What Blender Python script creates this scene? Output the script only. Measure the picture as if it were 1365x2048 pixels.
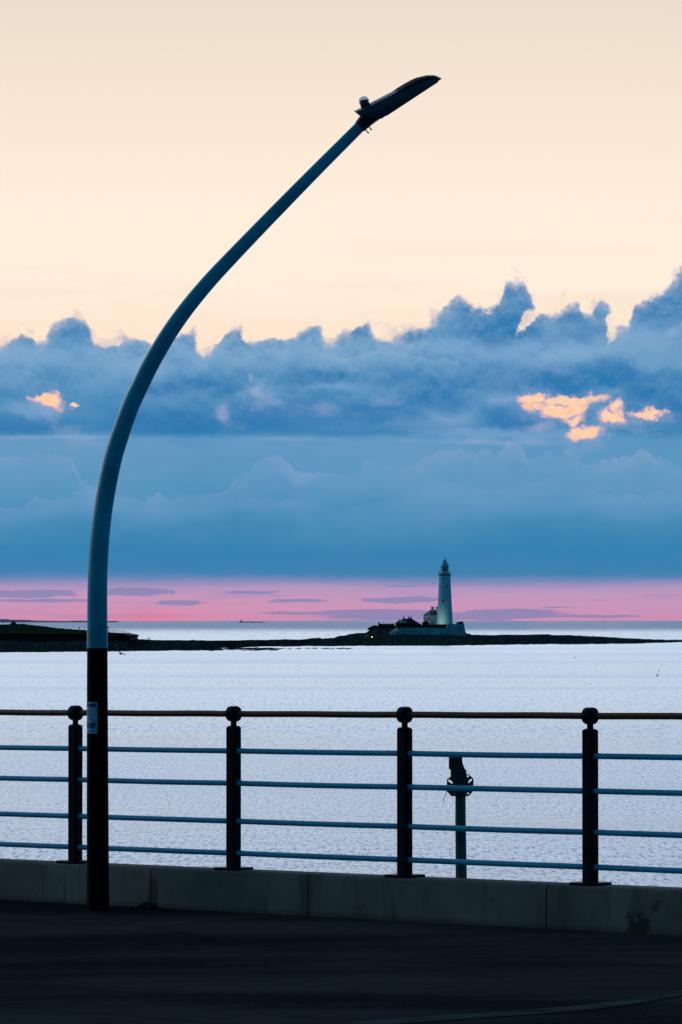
import bpy, bmesh, math, random
from mathutils import Vector, Matrix, noise as MN
random.seed(7)
S = bpy.context.scene
COL = S.collection
for o in list(bpy.data.objects): bpy.data.objects.remove(o)
F = 7935.0            # focal length in photo pixels
EYE = 1241.0          # eye level (true horizon) row
HC = 12.7             # camera height above the sea
TH = math.atan((EYE-1024.0)/F)

# ------------------------------------------------------------------ camera
cd = bpy.data.cameras.new('camera'); cam = bpy.data.objects.new('camera', cd); COL.objects.link(cam)
cd.sensor_fit = 'VERTICAL'; cd.sensor_height = 36; cd.sensor_width = 24
cd.lens = F/2048*36
cd.clip_start = 0.5; cd.clip_end = 400000
cam.location = (0, 0, HC); cam.rotation_euler = (math.pi/2+TH, 0, 0)
S.camera = cam
S.view_settings.view_transform = 'Standard'; S.view_settings.look = 'None'
S.view_settings.exposure = 0; S.view_settings.gamma = 1
S.render.resolution_x = 682; S.render.resolution_y = 1024
S.render.engine = 'CYCLES'

def P(px, py, D):
    u = px-682.5; v = 1024-py
    y = F*math.cos(TH)-v*math.sin(TH); z = F*math.sin(TH)+v*math.cos(TH)
    return Vector((u*D/y, D, HC+z*D/y))

def lin(c):
    return tuple((x/255/12.92 if x/255 <= .04045 else ((x/255+.055)/1.055)**2.4) for x in c)

# ------------------------------------------------------------------ node expressions
class X:
    T = None
    def __init__(s, k): s.k = k
    @staticmethod
    def m(op, *a, clamp=False):
        n = X.T.nodes.new('ShaderNodeMath'); n.operation = op; n.use_clamp = clamp
        for i, v in enumerate(a):
            if isinstance(v, X): X.T.links.new(v.k, n.inputs[i])
            else: n.inputs[i].default_value = v
        return X(n.outputs[0])
    def __add__(a, b): return X.m('ADD', a, b)
    __radd__ = __add__
    def __sub__(a, b): return X.m('SUBTRACT', a, b)
    def __rsub__(a, b): return X.m('SUBTRACT', b, a)
    def __mul__(a, b): return X.m('MULTIPLY', a, b)
    __rmul__ = __mul__
    def __truediv__(a, b): return X.m('DIVIDE', a, b)
    def __neg__(a): return X.m('MULTIPLY', a, -1.0)
def mn(a, b): return X.m('MINIMUM', a, b)
def mx(a, b): return X.m('MAXIMUM', a, b)
def sq(a): return a*a
def ss(x, a, b, lo=0.0, hi=1.0):
    n = X.T.nodes.new('ShaderNodeMapRange'); n.interpolation_type = 'SMOOTHSTEP'
    X.T.links.new(x.k, n.inputs[0])
    for i, v in zip((1, 2, 3, 4), (a, b, lo, hi)): n.inputs[i].default_value = v
    return X(n.outputs[0])
def lerp(f, a, b): return a+(b-a)*f if isinstance(b, X) or isinstance(a, X) else f*(b-a)+a
def gauss(x, c, w): return X.m('EXPONENT', -sq((x-c)*(1.0/w)))
def vscale(vec, sc, off=(0, 0, 0)):
    n = X.T.nodes.new('ShaderNodeVectorMath'); n.operation = 'MULTIPLY_ADD'
    X.T.links.new(vec, n.inputs[0]); n.inputs[1].default_value = sc; n.inputs[2].default_value = off
    return n.outputs[0]
def noise(vec, scale, detail=5, rough=.55, sc=(1, 1, 1), off=(0, 0, 0), dist=0.0):
    v = vscale(vec, sc, off)
    n = X.T.nodes.new('ShaderNodeTexNoise'); X.T.links.new(v, n.inputs['Vector'])
    n.inputs['Scale'].default_value = scale; n.inputs['Detail'].default_value = detail
    n.inputs['Roughness'].default_value = rough; n.inputs['Distortion'].default_value = dist
    return X(n.outputs[0])
def voro(vec, scale, sc=(1, 1, 1), off=(0, 0, 0), smooth=.4, detail=0):
    v = vscale(vec, sc, off)
    n = X.T.nodes.new('ShaderNodeTexVoronoi'); n.feature = 'SMOOTH_F1'; X.T.links.new(v, n.inputs['Vector'])
    n.inputs['Scale'].default_value = scale; n.inputs['Smoothness'].default_value = smooth
    n.inputs['Detail'].default_value = detail
    return X(n.outputs[0])
def curve(x, pts, x0, x1, y0, y1):
    n = X.T.nodes.new('ShaderNodeFloatCurve')
    fx = (x-x0)*(1.0/(x1-x0)); X.T.links.new(X.m('ADD', fx, 0.0, clamp=True).k, n.inputs['Value'])
    c = n.mapping.curves[0]
    q = [((a-x0)/(x1-x0), (b-y0)/(y1-y0)) for a, b in pts]
    c.points[0].location = q[0]; c.points[1].location = q[-1]
    for a in q[1:-1]: c.points.new(*a)
    for p in c.points: p.handle_type = 'AUTO_CLAMPED' if hasattr(p, 'handle_type') else 'AUTO'
    n.mapping.update()
    return X(n.outputs[0])*(y1-y0)+y0
def ramp(x, pts, x0, x1):
    n = X.T.nodes.new('ShaderNodeValToRGB')
    X.T.links.new(((x-x0)*(1.0/(x1-x0))).k, n.inputs[0])
    e = n.color_ramp.elements
    while len(e) > 1: e.remove(e[-1])
    for i, (a, c) in enumerate(pts):
        t = (a-x0)/(x1-x0)
        el = e[0] if i == 0 else e.new(t)
        el.position = t; el.color = (*lin(c), 1)
    return n.outputs[0]
def cmix(f, a, b, mode='MIX'):
    n = X.T.nodes.new('ShaderNodeMix'); n.data_type = 'RGBA'; n.blend_type = mode; n.clamp_factor = True
    if isinstance(f, X): X.T.links.new(f.k, n.inputs[0])
    else: n.inputs[0].default_value = f
    for i, v in ((6, a), (7, b)):
        if isinstance(v, tuple): n.inputs[i].default_value = (*v[:3], 1)
        else: X.T.links.new(v, n.inputs[i])
    return n.outputs[2]

# ------------------------------------------------------------------ sky (world): dusk sky by direction
W = bpy.data.worlds.new('World'); S.world = W; W.use_nodes = True
T = W.node_tree; T.nodes.clear(); X.T = T
tc = T.nodes.new('ShaderNodeTexCoord'); D3 = tc.outputs['Generated']
sp = T.nodes.new('ShaderNodeSeparateXYZ'); T.links.new(D3, sp.inputs[0])
dx, dy, dz = (X(sp.outputs[i]) for i in range(3))
az = X.m('ARCTAN2', dx, dy); el = X.m('ARCTAN2', dz, X.m('SQRT', dx*dx+dy*dy))
U = az*F+682.5; V = EYE-el*F                 # 7935 units per radian, bearing and elevation
K = F/100.0                                  # noise unit: 100 of those
sc3 = (K, K, K)
# clear twilight above the bank
# low-frequency wobble
wob = noise(D3, .5, 3, .5, (K*.35, K*.35, K*1.6))
clear = ramp(V, [(-2600, (120, 150, 185)), (-1500, (168, 186, 206)), (-500, (208, 208, 208)), (-50, (232, 219, 203)), (150, (244, 228, 209)), (400, (254, 238, 219)), (560, (255, 240, 222)), (700, (255, 228, 204)), (900, (255, 205, 165))], -2600, 900)
wisp = ss(noise(D3, .7, 6, .6, (K*.25, K*.25, K*2.2), (3, 1, 2)), .48, .72)
clear = cmix(wisp*.14*ss(V, 350, 600), clear, lin((236, 190, 150)))
# --- cloud bank
def cnoise(vec, scale, detail, rough, sc, off):
    v = vscale(vec, sc, off); n = X.T.nodes.new('ShaderNodeTexNoise'); X.T.links.new(v, n.inputs['Vector'])
    n.inputs['Scale'].default_value = scale; n.inputs['Detail'].default_value = detail; n.inputs['Roughness'].default_value = rough
    s2 = X.T.nodes.new('ShaderNodeSeparateColor'); X.T.links.new(n.outputs['Color'], s2.inputs[0])
    return [X(o)-.5 for o in s2.outputs]
w1 = cnoise(D3, .9, 7, .56, sc3, (2, 4, 6))             # billow warp
Uw = U+w1[0]*95; Vw_ = V+w1[1]*80
nA = noise(D3, .62, 6, .52, sc3)
nB = noise(D3, .62, 6, .52, sc3, (0, 0, .16))           # same field sampled a little higher
nF = noise(D3, 3.6, 5, .6, sc3, (7, 3, 1))
nS = noise(D3, .8, 5, .55, (K*.45, K*.45, K*1.25), (4, 0, 5))
nL = noise(D3, .35, 4, .55, (K*.5, K*.5, K*1.3), (0, 6, 5))
ABS = lambda a: X.m('ABSOLUTE', a)
bl = ABS(noise(D3, 1.7, 6, .5, sc3, (3, 3, 7))-.5)*2
blu = ABS(noise(D3, 1.7, 6, .5, sc3, (3.0, 3, 6.93))-.5)*2
TOPP = [(0, 690), (30, 668), (62, 654), (78, 674), (95, 660), (115, 632), (150, 618), (178, 634), (195, 670), (235, 662), (290, 672), (340, 664), (385, 658), (410, 690), (440, 668), (478, 648), (500, 668), (560, 668), (625, 650), (655, 668), (700, 655), (735, 645), (765, 668), (830, 656), (870, 634), (905, 600), (925, 590), (960, 606), (1000, 596), (1014, 568), (1035, 560), (1058, 574), (1078, 612), (1100, 616), (1140, 598), (1175, 610), (1210, 592), (1226, 636), (1240, 644), (1262, 608), (1290, 584), (1330, 560), (1365, 538)]
top = curve(U+w1[0]*40, TOPP, 0, 1365, 500, 720)
far_top = noise(D3, .12, 3, .5, sc3, (9, 9, 0))-.5
top = top+far_top*140*ss(X.m('ABSOLUTE', U-682), 720, 1500)
Fd = V-top+w1[1]*60+(nF-.5)*32+bl*46-13
def ell(cx, cy, rx, ry, rot=0.0, u=None, v=None):
    a = ((Uw if u is None else u)-cx); b = ((Vw_ if v is None else v)-cy)
    if rot:
        c, s_ = math.cos(rot), math.sin(rot)
        a, b = a*c+b*s_, b*c-a*s_
    return X.m('SQRT', sq(a*(1/rx))+sq(b*(1/ry)))
hn = (nF-.5)*.7
def holes(lst, soft):
    out = None
    for h in lst:
        e = ss(ell(*h)+hn, 1.0+soft, 1.0-soft)
        out = e if out is None else mx(out, e)
    return out
def soft(lst):
    out = None
    for h in lst:
        e = ss(ell(*h), 1.5, .35); out = e if out is None else mx(out, e)
    return out
def nholes(lst, soft_):
    out = None
    for h in lst:
        e = ell(*(tuple(h)+(0.0,))[:5], u=U+w1[2]*40+(nF-.5)*34, v=V+w1[0]*40+(nF-.5)*26)
        e = ss(e+(bl-.3)*1.3, 1.0+soft_, 1.0-soft_); out = e if out is None else mx(out, e)
    return out
notch = nholes([(403, 672, 12, 30), (225, 686, 24, 6), (1062, 640, 9, 30, .6), (1231, 640, 9, 30, .2)], .45)
alpha = ss(Fd, -3, 11)*(1-notch*.9)
lit = (nA-nB)*5.2+(bl-blu)*-1.25+(nS-.5)*1.1
shade = ss(lit, -.7, .8)
wv = V+w1[2]*44
base = ramp(wv, [(560, (86, 142, 186)), (640, (86, 144, 188)), (700, (100, 154, 195)), (745, (84, 145, 188)), (800, (66, 136, 184)), (866, (60, 132, 180)), (880, (84, 148, 192)), (940, (80, 148, 190)), (1000, (78, 146, 188)), (1050, (62, 137, 182)), (1100, (54, 131, 178)), (1140, (62, 130, 178)), (1180, (78, 130, 178))], 560, 1180)
body = base
up_w = ss(V, 880, 720)
body = cmix(soft([(60, 715, 80, 26), (20, 760, 60, 22), (520, 790, 50, 26), (690, 770, 60, 12), (900, 830, 60, 26), (1010, 800, 26, 22), (250, 715, 100, 28), (430, 712, 90, 24), (620, 705, 90, 22), (880, 698, 140, 18), (1120, 706, 150, 16), (1290, 668, 70, 22), (60, 826, 66, 22), (780, 850, 120, 16), (1000, 868, 180, 16)])*.7, body, lin((122, 165, 205)))
body = cmix(soft([(560, 832, 130, 38), (350, 840, 130, 34), (40, 852, 120, 20), (740, 838, 110, 30), (1100, 762, 330, 30), (880, 795, 70, 34), (1320, 800, 80, 40), (1020, 832, 60, 26), (140, 642, 40, 24), (40, 672, 34, 12), (1038, 596, 40, 34), (960, 622, 56, 22), (1000, 660, 80, 30), (1145, 626, 44, 24), (1190, 660, 60, 20), (1335, 612, 70, 44), (735, 668, 40, 14), (480, 668, 26, 12), (820, 668, 40, 14), (370, 770, 110, 20), (640, 752, 90, 16)])*.88, body, lin((34, 117, 176)))
body = cmix(shade*(up_w*.42+.10*ss(V, 1090, 900)), body, lin((134, 172, 208)))
body = cmix(ss(lit, .15, -.7)*(up_w*.35), body, lin((40, 118, 172)))
# flat base of the upper bank, left of centre
fb = V+w1[2]*7-ss(U, 500, 900)*6
below = ss(fb+(nS-.5)*16, 862, 878)*ss(U, 1010, 780)
body = cmix(below*ss(V, 1000, 880)*.42, body, lin((106, 156, 196)))
# further cumulus lines in front, softer and softer downwards
def cumulus(body, pts, y0, y1, wa, fade, rimc, rs, bodyc, bs):
    t_ = curve(U+w1[0]*50, pts, 0, 1365, y0, y1)
    f_ = V-t_+w1[1]*wa+(nF-.5)*16+bl*46-12
    body = cmix(ss(f_, -3, 5)*ss(f_, fade, 10)*bs, body, lin(bodyc))
    return cmix(ss(f_, -4, 4)*ss(f_, 40, 2)*ss(nA+bl*.3, .42, .72)*rs*1.5, body, lin(rimc))
body = cumulus(body, [(0, 700), (60, 694), (130, 702), (200, 725), (300, 712), (400, 700), (500, 706), (600, 694), (700, 702), (760, 692), (860, 712), (935, 722), (960, 698), (1030, 684), (1100, 700), (1190, 694), (1250, 664), (1310, 660), (1365, 640)], 600, 800, 60, 60, (140, 176, 210), .40, (112, 160, 200), .35)
body = cumulus(body, [(0, 915), (60, 905), (130, 903), (152, 925), (175, 962), (300, 985), (420, 980), (470, 945), (505, 922), (540, 908), (575, 922), (605, 942), (650, 925), (700, 932), (760, 918), (800, 925), (860, 908), (930, 893), (985, 902), (1030, 890), (1060, 905), (1120, 900), (1180, 915), (1300, 905), (1365, 925)], 860, 1020, 46, 90, (130, 164, 203), .42, (108, 156, 198), .42)
body = cumulus(body, [(0, 1010), (200, 990), (350, 1004), (500, 985), (700, 1002), (900, 960), (1000, 975), (1150, 955), (1250, 985), (1365, 975)], 900, 1060, 50, 110, (112, 158, 198), .28, (96, 152, 194), .35)
# pale filaments inside the bank
fil = ss(noise(D3, .9, 6, .62, (K*.6, K*.6, K*1.5), (5, 8, 3)), .55, .70)
body = cmix(fil*.38*ss(V, 760, 800)*ss(V, 930, 870), body, lin((152, 168, 206)))
line = gauss(fb+(nS-.5)*14, 877, 4)*ss(noise(D3, .4, 2, .5, (K, K, K*.2), (8, 1, 1)), .40, .56)*ss(U, 900, 820)
body = cmix(line*.34*ss(nS, .40, .56), body, lin((156, 176, 212)))
line2 = gauss(V+w1[2]*26-U*.012, 873, 5)*ss(U, 820, 960)*ss(U, 1180, 1040)
body = cmix(line2*.4, body, lin((156, 172, 212)))
# pale translucent fringe of the top edge
body = cmix(ss(Fd, 26, 3)*ss(nF, .42, .62)*.75, body, lin((222, 205, 208)))
body = cmix(ss(Fd, 60, 5)*shade*.35, body, lin((165, 185, 210)))
fringe = ss(Fd, -26, -4)*ss(noise(D3, 2.4, 6, .66, (K, K, K), (1, 9, 9)), .50, .62)
clear = cmix(fringe*.6, clear, lin((216, 198, 204)))
sky = cmix(alpha, clear, body)
# broad mottling
body_m = ss(nL, .36, .66)
sky = cmix(body_m*ss(V, 866, 900)*ss(V, 1120, 1040)*.30, sky, lin((122, 158, 194)))
sky = cmix(ss(nL, .5, .3)*ss(Fd, 20, 60)*ss(V, 1140, 1060)*.26, sky, lin((48, 118, 168)))
# orange gaps
gaps = [(86, 797, 28, 9, .05), (104, 805, 22, 13), (156, 813, 7, 3), (1070, 799, 30, 8), (1130, 800, 72, 8, .02), (1112, 818, 44, 13, .15), (1150, 842, 16, 8), (1172, 868, 34, 11, -.12), (1240, 812, 11, 17, .3), (1226, 836, 22, 9, .25), (1300, 831, 32, 8, -.15), (1150, 818, 20, 12)]
halo = holes([(g[0], g[1]+4, g[2]*1.35, g[3]*1.9)+tuple(g[4:]) for g in gaps], .75)
sky = cmix(halo*.62*ss(nF, .3, .6), sky, lin((156, 172, 208)))
sky = cmix(holes([(450, 822, 11, 20), (503, 762, 5, 6), (520, 785, 16, 7), (1075, 850, 30, 8), (820, 690, 6, 3)], .8)*.5, sky, lin((168, 176, 208)))
gU = U+w1[0]*46+(nF-.5)*10; gV = V+w1[1]*30+(nF-.5)*12
gU = gU+(nF-.5)*24; gV = gV+(nF-.5)*18
gm = None
for h in gaps:
    e = 1.34-ell(*(tuple(h)+(0.0,))[:5], u=gU, v=gV); gm = e if gm is None else mx(gm, e)
nG = noise(D3, 5.5, 4, .62, (K*.7, K*.7, K*1.1), (6, 1, 1))
gm = gm+(nG-.5)*2.3+(nF-.5)*1.0
gcol = cmix(ss(gm, .10, .72), lin((196, 172, 196)), lin((255, 210, 174)))
gcol = cmix(ss(nG, .5, .66)*.5, gcol, lin((252, 188, 158)))
sky = cmix(ss(gm, -.22, .36), sky, gcol)
# pink strip under the bank, with lavender streaks
sn0 = noise(D3, 1.4, 5, .6, (K*.22, K*.22, K*2.2), (8, 3, 3))
pedge = (noise(D3, .5, 4, .55, (K*.3, K*.3, K*1.2), (1, 6, 6))-.5)*22
sU = U+(noise(D3, 1.2, 5, .6, (K*.4, K*.4, K*2.0), (6, 2, 4))-.5)*150+(nF-.5)*60; sV = V+(nF-.5)*3.5+(noise(D3, 1.2, 5, .6, (K*.4, K*.4, K*2.0), (1, 7, 4))-.5)*16
pm = ss(V+pedge+(sn0-.5)*30, 1142, 1180)
pink = ramp(V, [(1150, (140, 140, 188)), (1174, (176, 150, 192)), (1195, (196, 152, 190)), (1215, (200, 150, 186)), (1240, (202, 142, 178))], 1150, 1240)
glow = X.m('EXPONENT', -(sq((U-300)*(1/75))+sq((V-1236)*(1/15))))
pink = cmix(glow*.8, pink, lin((240, 118, 150)))
glow2 = X.m('EXPONENT', -(sq((U-330)*(1/420))+sq((V-1230)*(1/40))))
pink = cmix(glow2*.3, pink, lin((232, 140, 170)))
st = None
for s_ in [(800, 1201, 85, 6), (600, 1201, 60, 4), (760, 1226, 140, 7), (900, 1232, 220, 9), (1010, 1223, 90, 6), (600, 1228, 60, 2.5), (362, 1205, 55, 5.5), (270, 1184, 95, 8), (60, 1186, 110, 9), (90, 1200, 100, 4), (505, 1184, 50, 2.5), (1110, 1215, 40, 1.5), (1160, 1233, 110, 3), (800, 1174, 30, 1.5)]:
    e = ell(*s_, u=sU, v=sV); e = 1.15-e; st = e if st is None else mx(st, e)
side = ss(noise(D3, .9, 4, .55, (K*.12, K*.12, K*2.6), (2, 9, 7)), .52, .60)*ss(X.m('ABSOLUTE', U-682), 720, 900)
sn = noise(D3, 2.2, 5, .62, (K*.16, K*.16, K*3.0), (3, 3, 3))
st = ss(st+(sn-.5)*1.5, .0, .30)
st = mx(st, side)
pink = cmix(ss(sn, .5, .66)*.35, pink, lin((150, 138, 186)))
pink = cmix(ss(sn, .42, .3)*.3, pink, lin((222, 158, 184)))
pink = cmix(st*.74, pink, lin((122, 132, 180)))
sky = cmix(pm, sky, pink)
sky = cmix(ss(V, 1246, 1330), sky, lin((120, 140, 170)))
# higher up and round the back the sky goes to deep blue
hi = ramp(el, [(.15, (236, 235, 236)), (.40, (218, 233, 253)), (.62, (140, 172, 206)), (.9, (20, 62, 92)), (1.57, (10, 42, 64))], .15, 1.57)
sky = cmix(ss(el, .17, .34), sky, hi)
c0 = math.radians(-32)
facing = X.m('COSINE', az-c0)*X.m('COSINE', el)
back = cmix(ss(el, -.1, 1.2), lin((28, 112, 142)), lin((14, 62, 86)))
sky = cmix(ss(facing, .82, .20), sky, back)
boost = ss(el, .16, .21)*ss(el, .75, .45)*ss(facing, .1, .7)  # unseen upper sky brightened so the sea reflects more light
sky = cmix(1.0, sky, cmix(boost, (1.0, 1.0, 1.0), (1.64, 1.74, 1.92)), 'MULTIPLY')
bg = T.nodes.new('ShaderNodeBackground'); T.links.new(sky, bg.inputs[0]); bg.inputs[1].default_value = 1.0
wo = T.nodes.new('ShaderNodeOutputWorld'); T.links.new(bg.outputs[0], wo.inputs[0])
W.cycles.sampling_method = 'MANUAL'; W.cycles.sample_map_resolution = 512

# ------------------------------------------------------------------ materials
MATS = {}
def mat(name, col, rough=.6, var=.25, scale=6.0, bump=.1, metal=0.0, spec=.4, col2=None, emit=None, coat=0, stretch=(1, 1, 1), dist=.02):
    if name in MATS: return MATS[name]
    m = bpy.data.materials.new(name); m.use_nodes = True; t = m.node_tree; X.T = t
    b = t.nodes['Principled BSDF']
    co = t.nodes.new('ShaderNodeTexCoord').outputs['Object']
    n = noise(co, scale, 6, .6, stretch)
    c2 = col2 or tuple(c*(1-var) for c in col)
    t.links.new(cmix(ss(n, .35, .65), col, c2), b.inputs['Base Color'])
    t.links.new((n*.25+(rough-.125)).k, b.inputs['Roughness'])
    b.inputs['Metallic'].default_value = metal; b.inputs['Specular IOR Level'].default_value = spec
    b.inputs['Coat Weight'].default_value = coat
    if bump:
        bp = t.nodes.new('ShaderNodeBump'); bp.inputs['Strength'].default_value = bump; bp.inputs['Distance'].default_value = dist
        t.links.new(noise(co, scale*4, 6, .65, stretch).k, bp.inputs['Height']); t.links.new(bp.outputs[0], b.inputs['Normal'])
    if emit: b.inputs['Emission Color'].default_value = (*emit[0], 1); b.inputs['Emission Strength'].default_value = emit[1]
    MATS[name] = m; return m
M_blue = mat('blue_paint', (.003, .38, .60), .42, .15, 5, .04, spec=.22, dist=.003)
M_lampblue = mat('lamp_blue_paint', (.004, .38, .56), .26, .32, 3, .05, spec=.35, dist=.003)
M_black = mat('black_paint', (.002, .003, .004), .5, .3, 6, .05, spec=.04, dist=.003)
M_post = mat('post_paint', (.005, .012, .014), .45, .3, 8, .08, spec=.05, dist=.003)
M_rail = mat('brown_handrail', (.14, .032, .018), .42, .35, 10, .05, spec=.22, stretch=(1, 1, 1), dist=.003)
M_head = mat('lantern_grey', (.02, .045, .07), .45, .2, 10, .05, spec=.4, dist=.003)
M_fin = mat('lantern_fins', (.012, .014, .018), .6, .3, 20, .1, dist=.003)
M_collar = mat('collar_dark', (.008, .009, .012), .5, .3, 10, .05, dist=.003)
M_rust = mat('weathered_steel', (.03, .032, .035), .6, .4, 14, .2, col2=(.045, .022, .012), dist=.004)
M_poleg = mat('grey_pole', (.11, .09, .065), .55, .3, 8, .1, dist=.003)

def glass_mat():
    m = bpy.data.materials.new('clear_dome'); m.use_nodes = True; b = m.node_tree.nodes['Principled BSDF']
    b.inputs['Transmission Weight'].default_value = .9; b.inputs['Roughness'].default_value = .08
    b.inputs['IOR'].default_value = 1.2; b.inputs['Base Color'].default_value = (.85, .8, .78, 1)
    return m
M_glass = glass_mat()

# ------------------------------------------------------------------ mesh helpers
def tag(o, label=None, cat=None, group=None, kind=None):
    if label: o['label'] = label
    if cat: o['category'] = cat
    if group: o['group'] = group
    if kind: o['kind'] = kind
    return o
def empty(name, loc, label, cat, group=None):
    o = bpy.data.objects.new(name, None); COL.objects.link(o); o.location = loc
    o.empty_display_size = .2
    return tag(o, label, cat, group)
def obj(name, bm, m, parent=None, smooth=True, angle=35):
    me = bpy.data.meshes.new(name); bmesh.ops.recalc_face_normals(bm, faces=bm.faces[:]); bm.to_mesh(me); bm.free()
    for mm in (m if isinstance(m, (list, tuple)) else [m]): me.materials.append(mm)
    if smooth:
        for p in me.polygons: p.use_smooth = True
        me.set_sharp_from_angle(angle=math.radians(angle))
    o = bpy.data.objects.new(name, me); COL.objects.link(o)
    if parent:
        o.parent = parent
        o.matrix_parent_inverse = Matrix.Translation(world_loc(parent)).inverted()
    return o
def world_loc(o):
    v = Vector(o.location)
    if o.parent and o.type == 'EMPTY': v += world_loc(o.parent)
    if o.type == 'MESH': return Vector((0, 0, 0)) if not o.parent else Vector((0, 0, 0))
    return v
# all part meshes are written in world coordinates; the inverse keeps them there
def box(bm, c, sx, sy, sz, ax=None, bev=0):
    """c centre, half sizes, ax = (ex,ey,ez)"""
    ex, ey, ez = ax or (Vector((1, 0, 0)), Vector((0, 1, 0)), Vector((0, 0, 1)))
    vs = [bm.verts.new(c+ex*sx*a+ey*sy*b+ez*sz*d) for a in (-1, 1) for b in (-1, 1) for d in (-1, 1)]
    fs = [bm.faces.new([vs[i] for i in f]) for f in ((0, 1, 3, 2), (4, 6, 7, 5), (0, 4, 5, 1), (2, 3, 7, 6), (0, 2, 6, 4), (1, 5, 7, 3))]
    if bev:
        es = set(e for f in fs for e in f.edges)
        bmesh.ops.bevel(bm, geom=list(es), offset=bev, segments=2, affect='EDGES', profile=.5)
    return vs
def frame_of(t):
    t = t.normalized(); up = Vector((0, 0, 1)) if abs(t.z) < .95 else Vector((0, 1, 0))
    a = t.cross(up).normalized(); b = a.cross(t).normalized(); return a, b
def tube(bm, pts, rad, seg=16, caps=True):
    rings = []; n = len(pts); a = None
    for i, p in enumerate(pts):
        t = (pts[min(i+1, n-1)]-pts[max(i-1, 0)]).normalized()
        if a is None: a, b = frame_of(t)
        else:
            a = (a-t*a.dot(t)).normalized(); b = a.cross(t)
        r = rad[i] if isinstance(rad, (list, tuple)) else rad
        rings.append([bm.verts.new(p+(a*math.cos(k*2*math.pi/seg)+b*math.sin(k*2*math.pi/seg))*r) for k in range(seg)])
    for i in range(n-1):
        for k in range(seg):
            bm.faces.new((rings[i][k], rings[i][(k+1) % seg], rings[i+1][(k+1) % seg], rings[i+1][k]))
    if caps: bm.faces.new(rings[0]); bm.faces.new(rings[-1])
    return rings
def prism(bm, pts, d):
    """closed polygon pts (world) extruded by vector d"""
    a = [bm.verts.new(p) for p in pts]; b = [bm.verts.new(p+d) for p in pts]; n = len(a)
    bm.faces.new(a); bm.faces.new(b)
    for i in range(n): bm.faces.new((a[i], a[(i+1) % n], b[(i+1) % n], b[i]))
def lathe(bm, c, prof, seg=32):
    rings = [[bm.verts.new(c+Vector((r*math.cos(k*2*math.pi/seg), r*math.sin(k*2*math.pi/seg), z))) for k in range(seg)] for r, z in prof]
    for i in range(len(rings)-1):
        for k in range(seg): bm.faces.new((rings[i][k], rings[i][(k+1) % seg], rings[i+1][(k+1) % seg], rings[i+1][k]))
    bm.faces.new(rings[0]); bm.faces.new(rings[-1])
def interp(tab, x):
    if x <= tab[0][0]: return tab[0][1]
    for (a, b), (c, d) in zip(tab, tab[1:]):
        if x <= c: return b+(d-b)*(x-a)/(c-a)
    return tab[-1][1]

# ------------------------------------------------------------------ fence frame of reference
D0 = 29.2
PX0 = Vector((-530.5/F*D0, D0)); STEP = Vector((.04084*D0, -.0375*D0)); SPC = STEP.length
E2 = STEP/SPC; N2 = Vector((E2.y, -E2.x))
if N2.y > 0: N2 = -N2                                  # towards the camera
E3 = Vector((E2.x, E2.y, 0)); N3 = Vector((N2.x, N2.y, 0)); Z3 = Vector((0, 0, 1))
ZB0 = HC-1.779; KS = .0190/SPC; WALLH = .287
def fp(s, n=0.0, h=0.0):           # s along, n towards camera, h above wall top
    q = PX0+E2*s+N2*n
    return Vector((q.x, q.y, ZB0+KS*s+h))
def ground_z(x, y):
    s = (Vector((x, y))-PX0).dot(E2); return ZB0+KS*s-WALLH

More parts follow.
